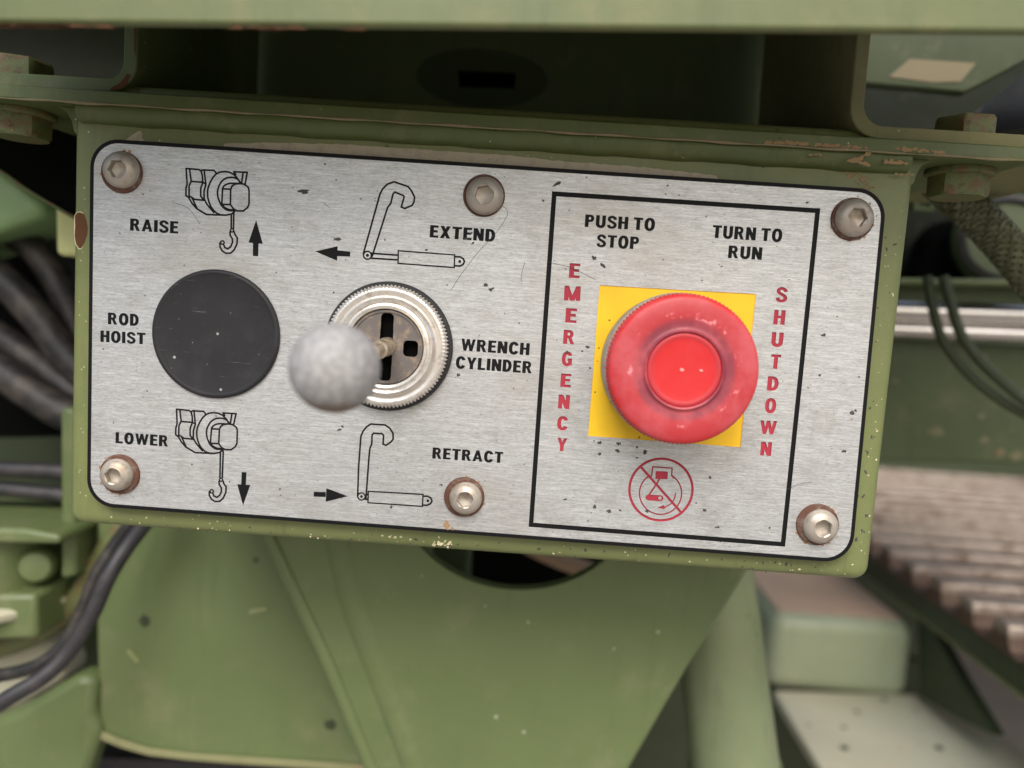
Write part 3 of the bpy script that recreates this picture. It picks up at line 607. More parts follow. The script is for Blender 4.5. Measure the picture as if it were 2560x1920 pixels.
# ================================================================== socket head screws
def hexr(t, rot): a = (t - rot) % (math.pi / 3) - math.pi / 6; return 1 / math.cos(a)
def screw(wpx, hpx, dpx, rot, label, wr=5.0):
    wx, wz = P2(*wpx); b = at(*hpx, -2.2); r = dpx / 2 * (187 - 2.2) / F
    t = thing('socket_screw', label, 'screw', (wx, 0, wz), 'socket head screws holding the control plate')
    o = obj('washer', lathe([(wr * .45, -.02), (wr * .45, .8), (wr * .9, .8), (wr, .55), (wr * 1.02, 0)], (wx, 0, wz), n=40), washer_m, t, smooth=40)
    hx = r * .44
    prof = [(r * .9, .4), (r, .9), (r * .985, 1.5), (r * .93, 2.1), (r * .82, 2.65), (r * .68, 3.0), (r * .56, 3.2), (hx * 1.18, 3.28), (hx * 1.0, 3.1), (hx * .98, 1.5), (hx * .5, 1.25), (0.0, 1.0)]
    rf = lambda k, rr, tt, i: rr * (hexr(tt, rot) if 8 <= k <= 9 else 1)
    o = obj('screw_head', lathe(prof, (b.x, 0, b.z), n=72, rf=rf), screw_m, t, smooth=28); tidy(o)
    return t
screw((306, 431), (297.5, 423.3), 91, .35, 'domed hex socket screw in the top left plate corner above RAISE')
screw((1210, 489), (1211, 487.6), 93, .5, 'domed hex socket screw above the word EXTEND')
screw((2130, 548), (2140.5, 543.8), 92, .2, 'domed hex socket screw in the top right plate corner')
screw((301, 1185), (287, 1189), 84, .1, 'rust ringed hex socket screw in the bottom left plate corner below LOWER')
screw((1160.5, 1242.5), (1163, 1248), 84, .5, 'domed hex socket screw below the word RETRACT')
screw((2043, 1311), (2055, 1319), 88, .8, 'rust ringed hex socket screw in the bottom right plate corner', 5.15)
# rust bleeding onto the plate round the lower corner screws belongs to the plate
bl_ = []
for (px, py), n in (((299, 1186), 26), ((2044, 1313), 30), ((304, 429), 8), ((1160, 1242), 8), ((2131, 547), 12)):
    x, z = P2(px, py)
    for k in range(n):
        t = random.uniform(0, 6.28); q = random.uniform(4.85, 5.4); bl_.append(patch(blob(x + q * math.cos(t), z + q * math.sin(t), random.uniform(.12, .34), .5, 8, 1.3, t + 1.57), 0, .03))
o = obj('rust_bleed', join(*bl_), M('rust_bleed', .9).base(lin((158, 118, 84))).m, plate, smooth=0); o['kind'] = 'stuff'
# ================================================================== hole plug
x, z = P2(541.6, 835.6)
pg = obj('hole_plug', lathe([(15.95, 0.0), (15.95, .6), (15.6, 1.0), (15.1, 1.1), (14.8, 1.0), (14.6, .95), (8, 1.15), (0, 1.2)], (x, 0, z), n=96), plug, smooth=40, loc=(x, 0, z)); tidy(pg)
tag(pg, 'round flat black plastic plug covering the rod hoist hole', 'hole plug')

# ================================================================== joystick
jx, jz = P2(972, 866); J = Vector((jx, 0, jz))
joy = thing('joystick', 'toggle joystick with grey ball knob in a knurled silver bezel beside WRENCH CYLINDER', 'joystick', (jx, 0, jz))
o = obj('gasket', lathe([(15.9, 0), (15.9, .9), (15.6, 1.25), (13, 1.3)], J, n=96), rubber, joy, smooth=40)
NK = 100
kn = lambda k, r, t, i: r + (.26 if i % 4 in (0, 1) else -.12) * (1 if 1 <= k <= 3 else 0)
prof = [(14.2, 1.2), (14.75, 1.25), (14.8, 2.6), (14.5, 3.2), (14.2, 3.5), (13.6, 3.7), (13.2, 3.55), (12.7, 3.3), (12.3, 3.35), (12.0, 4.0), (11.3, 4.55), (10.9, 4.5), (10.6, 4.15), (10.3, 4.2), (9.9, 4.5), (9.3, 4.3), (9.05, 3.3), (9.0, 1.3)]
obj('bezel', lathe(prof, J, n=NK * 4, rf=kn, cap=False), silver_m, joy, smooth=45)
# switch gate with four slots
z7 = zoom(690, 680, .229)
fc = Vector((jx, jz)); gm = Mark('slot', void_m, 2.2)
def slotpoly(cx, cz, w_, h_, rnd): return rounded([Vector((cx - w_ / 2, cz - h_ / 2)), Vector((cx + w_ / 2, cz - h_ / 2)), Vector((cx + w_ / 2, cz + h_ / 2)), Vector((cx - w_ / 2, cz + h_ / 2))], rnd, 5)
SC = .0233
for q in (slotpoly(fc.x, fc.y + 5.9, 3.1, 4.6, 1.0), slotpoly(fc.x, fc.y - 5.9, 3.1, 4.6, 1.0), slotpoly(fc.x + 6.0, fc.y, 3.6, 3.9, 1.0), slotpoly(fc.x - 6.0, fc.y, 3.6, 3.9, 1.0)): gm.polys.append(q)
gm.polys.append(slotpoly(fc.x, fc.y, 3.2, 9, .3))
rs = carve([tuple(fc + Vector((math.cos(i * math.pi / 32), math.sin(i * math.pi / 32))) * 9.02) for i in range(64)], [gm], -3.6, 'gate', gate_m, joy, 0)
obj('gate_rim', lathe([(8.3, 3.5), (8.4, 3.85), (8.8, 3.9), (9.02, 3.7)], J, n=64, cap=False), gate_m, joy, smooth=40)
obj('collar', lathe([(2.35, .4), (2.35, 3.9), (2.2, 4.3), (1.9, 5.4), (1.7, 5.6)], J, n=32), rod_m, joy, smooth=35)
kc = at(837, 920, -53); base_ = J + Vector((0, -4, 0)); ax = (kc - base_).normalized(); Ln = (kc - base_).length
o = obj('lever', lathe([(1.75, -2), (1.75, 4), (2.1, 4.2), (2.15, 9), (1.75, 9.4), (1.7, 16), (2.0, 16.3), (2.0, 20), (1.65, 21), (1.6, Ln - 3)], base_, ax, n=28), rod_m, joy, smooth=35)
kr = 8.05
kprof = [(0, kr * 1.0)] + [(kr * math.sin(math.radians(a)), kr * math.cos(math.radians(a)) * (0.93 if a < 90 else 1.0)) for a in range(6, 160, 7)] + [(2.6, -kr * .98), (2.4, -kr * 1.25), (1.8, -kr * 1.3)]
kprof[0] = (0, kr * .93)
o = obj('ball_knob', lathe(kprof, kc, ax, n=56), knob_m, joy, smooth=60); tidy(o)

# ================================================================== emergency stop button
bx_, bz_ = P2(1678, 914); Bc = Vector((bx_, 0, bz_))
eb = thing('emergency_stop_button', 'red mushroom push button on the yellow square', 'push button', (bx_, 0, bz_))
obj('mount_collar', lathe([(17.0, -.2), (17.3, .5), (17.4, 4.5), (17.55, 7.4), (17.2, 8.2), (13.5, 8.4), (13.5, 10)], Bc, n=96), steel('worn_grey_collar', (168, 160, 148), .5, .4, .4, (110, 100, 84), .4), eb, smooth=40)
NT = 110
tooth = lambda k, r, t, i: r + (.22 if i % 4 in (0, 1) else -.1) * (1 if 1 <= k <= 3 else 0)
capp = [(14.2, 9.6), (16.7, 10.2), (17.05, 11.2), (17.05, 13.6), (16.8, 13.9), (16.75, 14.3), (16.9, 14.9), (16.75, 15.4), (16.3, 15.85), (15.6, 16.1), (14.5, 16.3), (13.0, 16.4), (11.6, 16.35), (10.6, 16.2), (9.8, 16.1), (9.25, 16.15), (9.0, 16.45), (8.8, 16.65), (8.55, 16.6), (8.35, 16.3), (8.2, 15.6)]
o = obj('mushroom_cap', lathe(capp, Bc, n=NT * 4, rf=tooth), cap_m, eb, smooth=50, loc=(0, 0, 0))
lens = [(8.35, 15.6), (8.3, 16.2), (8.0, 16.35), (7.5, 16.35), (7.2, 16.25), (6.9, 16.2), (5.5, 16.15), (3.5, 16.08), (1.0, 16.02), (0, 16.0)]
o = obj('cap_centre', lathe(lens, Bc, n=96), lens_m, eb, smooth=60, loc=(0, 0, 0)); tidy(o)
gl = [patch(blob(0, 0, .28, .3, 9, 1.6), 0, .05) for _ in range(4)]
pale_dot = []
for px, py, r in ((1705, 924, .35), (1752, 926, .3), (1671, 844, .3), (1749, 1017, .35)):
    p = at(px, py, -17); pale_dot.append(patch(blob(p.x, p.z, r, .3, 9, 1.5), -16.25 if r != .3 or px > 1700 else -17.4, .06))
pale_dot[0] = patch(blob(at(1705, 924, -16).x, at(1705, 924, -16).z, .33, .3, 9, 1.5), -16.03, .15); pale_dot[1] = patch(blob(at(1752, 926, -16).x, at(1752, 926, -16).z, .3, .3, 9, 1.4), -16.12, .2)
pale_dot = pale_dot[:2]
o = obj('pale_dots', join(*pale_dot), M('pink_dot', .5).base(lin((244, 150, 140))).m, eb, smooth=0)  # two small pale pink dots on the cap centre

# ================================================================== hex bolts under / over the flange
def hexbolt(c, label, up=None, rot=0.3):
    t = thing('hex_bolt', label, 'bolt', c, 'hex bolts through the flange')
    c = Vector(c)
    obj('bolt_washer', lathe([(7.9, 0), (8.1, .5), (8.0, 1.3), (7.4, 1.7)], c, (0, 0, -1), n=40), bolt_m, t, smooth=35)
    rf = lambda k, r, tt, i: r * hexr(tt, rot) if k <= 2 else min(r * hexr(tt, rot), 7.0 if k == 3 else 6.3)
    obj('bolt_head', lathe([(6.2, 1.6), (6.2, 2.0), (6.2, 5.2), (6.2, 6.2), (6.2, 6.9)], c, (0, 0, -1), n=48, rf=rf), bolt_m, t, smooth=25)
    if up:
        u = c + Vector((0, 0, up))
        rf2 = lambda k, r, tt, i: min(r * hexr(tt, rot + .2), 7.1 if k > 1 else 9)
        obj('nut', lathe([(6.6, 0), (6.6, 3.4), (6.6, 5.0), (6.1, 5.6), (2, 5.6)], u, (0, 0, 1), n=48, rf=rf2), bolt_m, t, smooth=25)
    return t
hexbolt((119.2, 13, zb), 'painted hex bolt under the right end of the flange', 7.0, .1)
hexbolt((-122.2, 12, zb), 'painted hex bolt under the left end of the flange, cut by the picture edge', 7.0, .35)

# ================================================================== U bracket bolted on the flange
def arc2(cx, cz, r, a0, a1, n=6): return [(cx + r * math.cos(math.radians(a0 + (a1 - a0) * i / n)), cz + r * math.sin(math.radians(a0 + (a1 - a0) * i / n))) for i in range(n + 1)]
br = thing('channel_bracket', 'deep green bent steel channel bracket above the flange, rusty on its left bend', 'bracket', (0, 40, 60))
g = zt + .15
outerL = [(-160, g), (-94.5, g)] + arc2(-94.0, g + 7.5, 7.4, -90, 0) + [(-86.8, 128), (-89.6, 128)] + arc2(-94.2, g + 7.6, 4.2, 0, -90) + [(-160, g + 3.2)]
obj('side_plate', prism([(x, 1.5, z) for x, z in outerL], (0, 80, 0)), green, br, bevel=.35)
outerR = [(160, g), (94.5, g)] + arc2(93.2, g + 7.5, 7.4, 270, 180) + [(84.9, 128), (88.6, 128)] + arc2(94.0, g + 8.2, 5.0, 180, 270) + [(160, g + 3.2)]
obj('side_plate', prism([(x, 1.5, z) for x, z in outerR], (0, 80, 0)), paint('dusty_bracket_lightened', (132, 132, 92), .75, .7, .1, 1, (134, 120, 88), 4), br, bevel=.35)  # dusty, and its base lightened for light missing on this side
obj('rust_streak', join(prism([(-86.9, 1.42, 66), (-86.9, 1.42, 75), (-87.5, 1.42, 74), (-87.4, 1.42, 68)], (0, .3, 0)), prism([(-93, 1.42, g + .1), (-89, 1.42, g + 2), (-88, 1.42, g + 4.5), (-89, 1.42, g + 4.6), (-90.4, 1.42, g + 2.6), (-93, 1.42, g + .9)], (0, .3, 0))), rust_m, br, smooth=0)
# panel at the back of the bracket, with its pressed oval and slot
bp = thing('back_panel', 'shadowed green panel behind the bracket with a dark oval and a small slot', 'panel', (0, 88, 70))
ovc = P2(1205, 195, 86); sl = [P2(*p, 86) for p in ((1141, 173), (1293, 181), (1290, 219), (1146, 215))]
om = Mark('pressed_oval', paint('oval_paint', (84, 98, 62), .1, .6, 0, 0), 1.2); om.polys.append([(ovc[0] + 23 * math.cos(t / 40 * 2 * math.pi), ovc[1] + 10 * math.sin(t / 40 * 2 * math.pi)) for t in range(40)])
om.minus = [sl]; sm = Mark('slot', void_m, 5.0); sm.polys.append(sl)
carve([(-102, 20), (104, 20), (104, 128), (-102, 128)], [om, sm], 86.0, 'panel_sheet', paint('recess_panel_lightened', (112, 126, 84), .3, .5, 0, 0, (150, 140, 110), 1), bp, 7)  # sheet paint lightened to make up for missing light in the recess
obj('slot_edge', join(*[tube([(sl[i][0], 86, sl[i][1]), (sl[j][0], 86, sl[j][1])], .35, 6, 0) for i, j in ((0, 3), (1, 2))]), bolt_m, bp)

# ================================================================== wide beam across the top
bl, brt = at(-400, 64.0, -39.6), at(3000, 97.5, -39.6)
beam = thing('overhead_beam', 'broad pale green beam running across the top, rusty along its lower left edge', 'beam', (0, 0, 100))
obj('face_plate', prism([(bl.x, -42, bl.z), (brt.x, -42, brt.z), (brt.x, -42, brt.z + 75), (bl.x, -42, bl.z + 75)], (0, 2.4, 0)), beam_m, beam, bevel=.9, segs=3)
obj('sky_blocker', box(-280, 280, -38.2, 45, 129, 135), green_dark, beam)  # unseen slab, added to keep sky light out of the recess
obj('sky_blocker', box(-280, 112, 45.5, 300, 129, 135), green_dark, beam)  # rear part of the added slab, also out of view
rr = []
for i in range(34):
    px = random.choice((random.uniform(-20, 160), random.uniform(-20, 240), random.uniform(240, 1000))); py = 66 + (px) * .0098 - random.uniform(0, 3); p = at(px, py, -42)
    rr.append(prism([(p.x - random.uniform(1, 4), -42.1, p.z - .1), (p.x + random.uniform(1, 4), -42.1, p.z), (p.x + 1, -42.1, p.z + random.uniform(.2, .5))], (0, .5, 0)))
o = obj('edge_rust', join(*rr), rust_m, beam, smooth=0); o['kind'] = 'stuff'

# ================================================================== behind and around: left side
def single(name, vf, mat, label, cat, group=None, **k):
    o = obj(name, vf, mat, **k); return tag(o, label, cat, group)
# left
single('guard_plate', slab([(-200, 250), (400, 300), (400, 640), (190, 546), (120, 503), (60, 466), (0, 424), (-200, 300)], 46, 6), void_m, 'guard plate painted black for shade, slanting behind the left side of the box', 'guard plate', bevel=.6)  # green plate in the dark, its shade put into a black colour
single('edge_trim', tube([at(-200, 303, 45), at(0, 427, 45), at(60, 469, 45), at(120, 506, 45), at(200, 552, 45)], .55, 10, 4), bolt_m, 'thin rusty edge strip along the slanting guard plate', 'trim')
single('green_casting', slab([(-200, 300), (0, 425), (120, 520), (95, 545), (0, 580), (-200, 640)], 90, 40), paint('casting_paint', (138, 168, 116), .2, .4, 0, 0), 'light green casting at the left edge below the slanting guard', 'casting', bevel=6, segs=4)
single('pale_block', slab([(134, 470), (260, 520), (260, 645), (138, 638)], 75, 20), ochre, 'pale yellow green block between the hoses and the box', 'block', bevel=2, segs=3)
single('hose_shade_sheet', slab([(-300, 560), (40, 540), (250, 600), (250, 1090), (-300, 1100)], 138, 6), void_m, 'added black sheet standing in for the shade behind the hydraulic hoses', 'shade sheet')  # added sheet, paints the dark gap behind the hoses black
hg = 'black hydraulic hoses left of the box'
for i, (pts, r, d, lab) in enumerate(((((-160, 420), (0, 560), (100, 640), (170, 760), (230, 900)), 5.4, 110, 'uppermost dusty black hose curving down behind the left box edge'),
                                      (((-200, 560), (-20, 680), (80, 775), (160, 880), (260, 980)), 6.2, 100, 'thick dusty black hose, second from the top of the left bundle'),
                                      (((-200, 730), (-20, 830), (70, 890), (160, 960), (260, 1030)), 5.6, 104, 'dusty black hose, third from the top of the left bundle'),
                                      (((-200, 850), (-20, 915), (70, 975), (160, 1030), (270, 1060)), 6.6, 96, 'thick dusty black hose, lowest of the left bundle'),
                                      (((60, 380), (115, 520), (150, 640), (185, 780), (240, 950)), 5.6, 125, 'blue grey hose running down behind the pale yellow block'))):
    single('hydraulic_hose', tube([at(*p, d) for p in pts], r, 18), cable_m if i == 4 else hose_m, lab, 'hose', hg)
single('small_hose', tube([at(*p, 90) for p in ((-160, 1160), (0, 1172), (100, 1176), (260, 1186))], 2.9, 12), cable_m, 'thin grey hose crossing level, upper of the low left pair', 'hose', 'thin level hoses low on the left')
single('small_hose', tube([at(*p, 92) for p in ((-160, 1218), (0, 1222), (100, 1232), (260, 1246))], 2.9, 12), cable_m, 'thin grey hose crossing level, lower of the low left pair', 'hose', 'thin level hoses low on the left')
single('post', slab([(150, 1020), (186, 1020), (190, 1440), (150, 1450)], 80, 45), green_far, 'narrow green upright post just left of the box below the hoses', 'post', bevel=1.5)
fit = thing('valve_block', 'light green valve block with a round boss at the left edge below the thin hoses', 'valve block', at(40, 1480, 100))
obj('cap_plate', slab([(-220, 1318), (60, 1322), (150, 1338), (150, 1362), (-220, 1356)], 66, 40), green_far, fit, bevel=2.5, segs=3)
obj('body', lathe([(25, 0), (25, 26)], at(-20, 1468, 92), (0, 0, 1), n=48), green_far, fit, bevel=1)
obj('boss', lathe([(6, 0), (6.4, 6), (5, 9), (0.01, 9.5)], at(105, 1405, 84), (.35, -1, .1), n=24), green_far, fit, bevel=.5)
p0 = at(-20, 1470, 92)
obj('ledge', lathe([(20, -3.5), (29.5, -3.5), (31, -2), (31, 0), (29.5, 1), (20, 1)], p0, (0, 0, 1), n=64), dusty, fit, smooth=50)
obj('lower_body', slab([(-220, 1490), (88, 1486), (92, 1600), (-220, 1610)], 72, 40), green_far, fit, bevel=2)
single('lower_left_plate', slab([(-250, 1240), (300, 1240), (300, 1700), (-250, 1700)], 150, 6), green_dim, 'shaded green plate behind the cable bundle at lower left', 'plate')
cg = 'grey cables running down to the lower left corner'
single('cable', tube([at(*p, d) for *p, d in ((420, 1240, 70), (330, 1350, 66), (272, 1440, 60), (232, 1530, 58), (175, 1625, 56), (110, 1690, 52), (20, 1745, 48), (-120, 1830, 44))], 2.7, 14), cable_m, 'nearest grey cable curving from under the box to the lower left corner', 'cable', cg)
single('cable', tube([at(*p, d) for *p, d in ((385, 1240, 72), (300, 1345, 70), (240, 1440, 66), (205, 1530, 64), (160, 1610, 62), (90, 1665, 60), (-10, 1690, 60), (-120, 1700, 60))], 2.3, 14), hose_m, 'grey cable branching level to the left edge above the nearest cable', 'cable', cg)
single('cable', tube([at(*p, d) for *p, d in ((350, 1260, 90), (250, 1400, 90), (190, 1500, 92), (100, 1580, 95), (-20, 1625, 98), (-120, 1650, 98))], 4.2, 14), bolt_m, 'brownish dusty conduit behind the grey cables', 'cable')
single('angle_bracket', slab([(-100, 1840), (60, 1770), (190, 1690), (240, 1700), (228, 1790), (250, 1830), (200, 1990), (-100, 1990)], 84, 12), green_far, 'dusty green angle bracket in the lower left corner', 'bracket', bevel=3)
single('corner_block', slab([(-200, 1590), (120, 1600), (160, 1700), (40, 1770), (-200, 1850)], 110, 20), dusty, 'dusty brown block at the left edge behind the cable fork', 'block', bevel=3)

# ================================================================== below the box
lp = thing('body_side_panel', 'broad smooth green panel at lower left with a dusty ragged bottom edge', 'panel', at(600, 1600, 88))
pan = [(240, 1180), (1080, 1180), (1080, 1958), (893, 1930), (760, 1920), (574, 1908), (470, 1900), (369, 1888), (300, 1868), (246, 1845), (240, 1600)]
obj('sheet', slab(pan, 88, 5), green_far, lp, bevel=1.5)
lip = [(238, 1822), (300, 1850), (369, 1872), (470, 1885), (574, 1892), (760, 1904), (893, 1914), (1080, 1936), (1080, 1960), (893, 1933), (760, 1923), (574, 1911), (470, 1903), (369, 1891), (300, 1871), (238, 1846)]
obj('dusty_lip', slab(lip, 86.6, 1.3), paint('lip_dust', (130, 130, 92), .7, .8, .4, 0, (140, 116, 86), .8), lp, bevel=.8)
dents = []
for px, py, r in ((362, 1552, 2.2), (827, 1812, 2.2), (640, 1400, 1.0)):
    p = at(px, py, 88); dents.append(patch(blob(p.x, p.z, r, .15, 18), 88, .08))
for q in dents: obj('dark_spot', q, green_dark, lp, smooth=0)
sc_ = []
for a, b in (((320, 1625), (345, 1655)), ((625, 1530), (668, 1522)), ((345, 1655), (368, 1675))):
    p, q = at(*a, 87.8), at(*b, 87.8); sc_.append(tube([p, (p + q) / 2, q], .8, 8, 3))
for q in sc_[:2]: obj('paint_run', q, paint('run_paint', (140, 146, 96), 0, .5, 0, 0), lp)
gp = thing('gusset_plate', 'tapering green gusset plate with a round hole, hanging below the middle of the box', 'gusset plate', at(1250, 1650, 64))
gm2 = Mark('hole_lining', green_dim, 4.0)
hc = P2(1290, 1240, 60); hr = (abs(P2(1290, 1475, 60)[1] - hc[1]))
hole = [Vector((hc[0] + hr * 1.22 * math.cos(t * math.pi / 32), hc[1] + hr * math.sin(t * math.pi / 32))) for t in range(64)]
go = [P2(*p, 60) for p in ((590, 1180), (1985, 1180), (1840, 1437), (1700, 1662), (1560, 1905), (1500, 2000), (980, 2000), (925, 1905), (830, 1672), (740, 1480), (655, 1300))]
vs = ccw(go)
def plate_hole(outer, hol, y, th):
    vv = [Vector(p) for p in ccw([tuple(p) for p in outer])]; hh = [Vector(p) for p in ccw([tuple(p) for p in hol])]; k = len(vv)
    V, E_, T, _, _, of = delaunay_2d_cdt(vv + hh, [], [list(range(k)), list(range(k, k + len(hh)))], 0, 1e-4, True)
    keep = [t for t, s_ in zip(T, of) if 0 in s_ and 1 not in s_]; n = len(V)
    VV = [(v.x, y, v.y) for v in V] + [(v.x, y + th, v.y) for v in V]; FF = [tuple(t) for t in keep] + [tuple(i + n for i in reversed(t)) for t in keep]
    em = {}
    for t in keep:
        for i in range(3): e = (t[i], t[(i + 1) % 3]); em.setdefault(frozenset(e), []).append(e)
    for e in em.values():
        if len(e) == 1: a, b = e[0]; FF.append((a, b, b + n, a + n))
    return VV, FF
obj('web', plate_hole(go, hole, 60, 5), green_far, gp, smooth=0)
obj('folded_edge', tube([at(*p, 61) for p in ((590, 1180), (655, 1300), (740, 1480), (830, 1672), (925, 1905), (970, 2000))], 2.6, 14, 3), green_far, gp, smooth=60)
obj('stiffening_rib', tube([at(*p, 65.6) for p in ((820, 1150), (880, 1460), (945, 1640), (1005, 1800), (1080, 2010))], lambda t: 7.0, 20, 4), green_far, gp, smooth=60)
obj('right_fold', tube([at(*p, 62) for p in ((1985, 1180), (1840, 1437), (1700, 1662), (1560, 1905), (1500, 2000))], 2.2, 12, 3), green_far, gp, smooth=60)
w_ = []
for px, py, r in ((1240, 1792, 1.0), (1535, 1622, .6), (1320, 1556, .7), (1213, 1515, .5), (1310, 1830, .9), (1055, 1440, .5), (1645, 1580, .8)):
    p = at(px, py, 60); w_.append(patch(blob(p.x, p.z, r * .7, .3, 12), 60, .08))
for q in w_: obj('pale_speck', q, green_cool, gp, smooth=0)
single('hole_shade_sheet', slab([(1000, 1150), (1750, 1150), (1750, 1560), (1100, 1560)], 185, 5), void_m, 'added black sheet standing in for the dark deep in the gusset hole', 'plate')  # added sheet, black in place of the shade inside the hole
single('inner_pipe', tube([at(1180, 1290, 170), at(1400, 1400, 160), at(1650, 1480, 150)], 4, 12), tan_dust, 'thin brown pipe seen in the dark through the gusset hole', 'pipe')
single('inner_bracket', slab([(900, 1200), (1190, 1200), (1170, 1500), (1000, 1500)], 120, 10), green_dim, 'dark green plate seen through the left of the gusset hole', 'plate', bevel=2)
tb = thing('round_post', 'glossy green round post running down right of the gusset plate', 'post', at(1800, 1650, 110))
ta, tb2 = at(1762, 1330, 112), at(1850, 2010, 96); axp = (tb2 - ta)
obj('tube', tube([ta, tb2], 16.8, 48, 0), paint('post_paint', (116, 127, 94), .2, .26, 0, 0), tb, smooth=60)
c_ = ta + axp * .865; d_ = axp.normalized()
obj('seam_ring', lathe([(16.5, -1), (17.7, -.6), (17.7, .6), (16.5, 1)], c_, d_, n=48), green_far, tb)
single('underframe', slab([(150, 1890), (1500, 1950), (1500, 2150), (150, 2150)], 120, 30), rubber, 'dark underframe strip at the bottom edge below the lower panel', 'frame')

# ================================================================== right side, above
upr = thing('machine_panel', 'green machine panel painted dark for shade at upper right with a faded beige sticker', 'panel', at(2380, 160, 75))
obj('sheet', slab([(2100, 40), (2900, 40), (2900, 0), (2900, 60), (2560, 152), (2480, 196), (2412, 236), (2180, 206), (2100, 206)], 96, 5), green, upr, bevel=.8) if False else obj('sheet', slab([(2100, -420), (2900, -420), (2700, 90), (2560, 156), (2480, 200), (2412, 234), (2300, 222), (2100, 206)], 96, 5), paint('shade_panel_paint', (62, 74, 46), .35, .5, 0, 0, (120, 118, 96), 1), upr, bevel=1)  # green darkened so the paint carries the shade of this corner
obj('sticker', slab([(2222, 192), (2275, 147), (2440, 158), (2402, 204), (2330, 206)], 95.7, .25), sticker_m, upr, smooth=0)
single('rear_plate', slab([(2060, 150), (2900, 150), (2900, 740), (2060, 740)], 190, 8), paint('deep_shade_green', (28, 34, 22), 0, .9, 0, 0), 'green plate behind the braided hose, painted near black for shade', 'plate')  # shade put into the colour, since sun reaches this plate
single('rubber_bellows', lathe([(2, 0), (8, -8), (18, -18), (21, -23), (21, -28), (15, -30)], at(2600, 150, 90), (0, 0, 1), n=48), rubber, 'black cone shaped rubber boot at the upper right edge', 'boot')
single('brown_hub', lathe([(10, 0), (16, -2), (17, -14), (14, -20)], at(2570, 262, 96), (0, 0, 1), n=40), tan_dust, 'rusty brown hub below the black rubber boot', 'hub')
single('roller_end', join(lathe([(19, 0), (19, 4), (16.5, 5), (15, 2), (5, 1.5), (5, 4), (0.01, 4)], at(2512, 602, 150), (-.25, -1, .15), n=48)), rubber, 'round black roller end with spokes at the right edge under the braided hose', 'roller')
single('roller_ring', lathe([(19.3, -3), (20.6, -2), (20.8, 1), (19.4, 3)], at(2512, 602, 150), (-.25, -1, .15), n=56), green_dim, 'worn green ring around the black roller end', 'ring')
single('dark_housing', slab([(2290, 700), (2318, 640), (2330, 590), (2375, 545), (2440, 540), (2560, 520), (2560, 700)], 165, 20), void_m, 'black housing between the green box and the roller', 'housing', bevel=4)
hp = smooth_path([at(2290, 405, 66), at(2375, 478, 62), at(2455, 552, 60), at(2535, 640, 58), at(2640, 770, 56)], 14)
bh = thing('braided_hose', 'olive braided metal hose curving down at the right edge', 'hose', at(2450, 560, 60))
HR = 5.1
obj('core', tube(hp, HR, 20, 0), void_m, bh, smooth=60)
strands = []
frames = []; u = None
for i, p in enumerate(hp):
    t = (hp[min(i + 1, len(hp) - 1)] - hp[max(i - 1, 0)]).normalized(); u = t.orthogonal().normalized() if u is None else (u - t * u.dot(t)).normalized(); frames.append((p, u.copy(), t.cross(u)))
Lh = sum((hp[i + 1] - hp[i]).length for i in range(len(hp) - 1))
for s_ in (1, -1):
    for k in range(12):
        for dd in (-.16, 0, .16):
            path = []
            for i in range(140):
                f_ = i / 139 * (len(frames) - 1); a_ = int(min(f_, len(frames) - 2)); q = f_ - a_; p = frames[a_][0].lerp(frames[a_ + 1][0], q); uu = frames[a_][1].lerp(frames[a_ + 1][1], q); vv = frames[a_][2].lerp(frames[a_ + 1][2], q)
                th = 2 * math.pi * k / 12 + dd * .75 + s_ * (i / 139) * Lh / HR * .95; wv = .3 * math.sin((i / 139) * Lh / HR * .95 * 12 + (0 if s_ > 0 else math.pi) + k * math.pi)
                path.append(p + (uu * math.cos(th) + vv * math.sin(th)) * (HR + .35 + wv))
            strands.append(tube(path, .30, 4, 0))
o = obj('braid', join(*strands), M('braid_metal', .5, .3).base(lin((112, 114, 90))).m, bh, smooth=60); o['kind'] = 'stuff'
single('square_nut', join(lathe([(5.5, 0), (5.5, 4), (3.2, 4.2), (3, 1)], at(2300, 505, 120), (0, -1, 0), n=4)), green_dim, 'small square recessed green fitting just right of the box top corner', 'fitting')
sh = thing('cross_channel', 'level green channel with a paler top edge behind the box at right', 'channel', at(2400, 720, 140))
obj('web', slab([(2150, 700), (2900, 712), (2900, 765), (2150, 752)], 142, 4), green_dim, sh, bevel=.5)
obj('top_flange', slab([(2150, 694), (2900, 700), (2900, 720), (2150, 708)], 128, 18), green_far, sh, bevel=1)  # top flange in a paler green than the web
single('thick_rod', tube([at(2100, 772, 150), at(2900, 800, 150)], 4.6, 40, 0), chrome_m, 'dull grey cylinder rod, upper and thicker of the two bright rods', 'rod', 'bright level rods right of the box', smooth=60)
single('thin_rod', tube([at(2100, 818, 150), at(2900, 850, 150)], 3.7, 40, 0), chrome_m, 'shiny chrome rod just under the thicker grey rod', 'rod', 'bright level rods right of the box', smooth=60)
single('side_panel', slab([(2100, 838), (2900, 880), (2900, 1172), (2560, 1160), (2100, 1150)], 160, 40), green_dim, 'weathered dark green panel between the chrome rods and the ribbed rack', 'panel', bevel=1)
stn = []
for px, py, r, sx in ((2340, 1080, 4, .5), (2455, 1040, 2, .4), (2470, 980, 2.5, .5), (2540, 1140, 5, .2), (2500, 1132, 4, .3), (2238, 952, 1.4, 1), (2455, 900, 6, .3), (2462, 1100, 3, .4)):
    p = at(px, py, 160); stn.append(patch(blob(p.x, p.z, r * .5, .5, 16, 2 * sx + .6), 160, .15))
o = obj('weathered_stain', join(*stn), paint('stain_paint', (112, 110, 84), .5, .8, .6, 0, (120, 84, 62), 6), None, smooth=0); tag(o, 'pale and rusty scale marks on the dark green panel at right', 'stains', kind='stuff')
wg = 'dark green wires hanging in front of the rods'
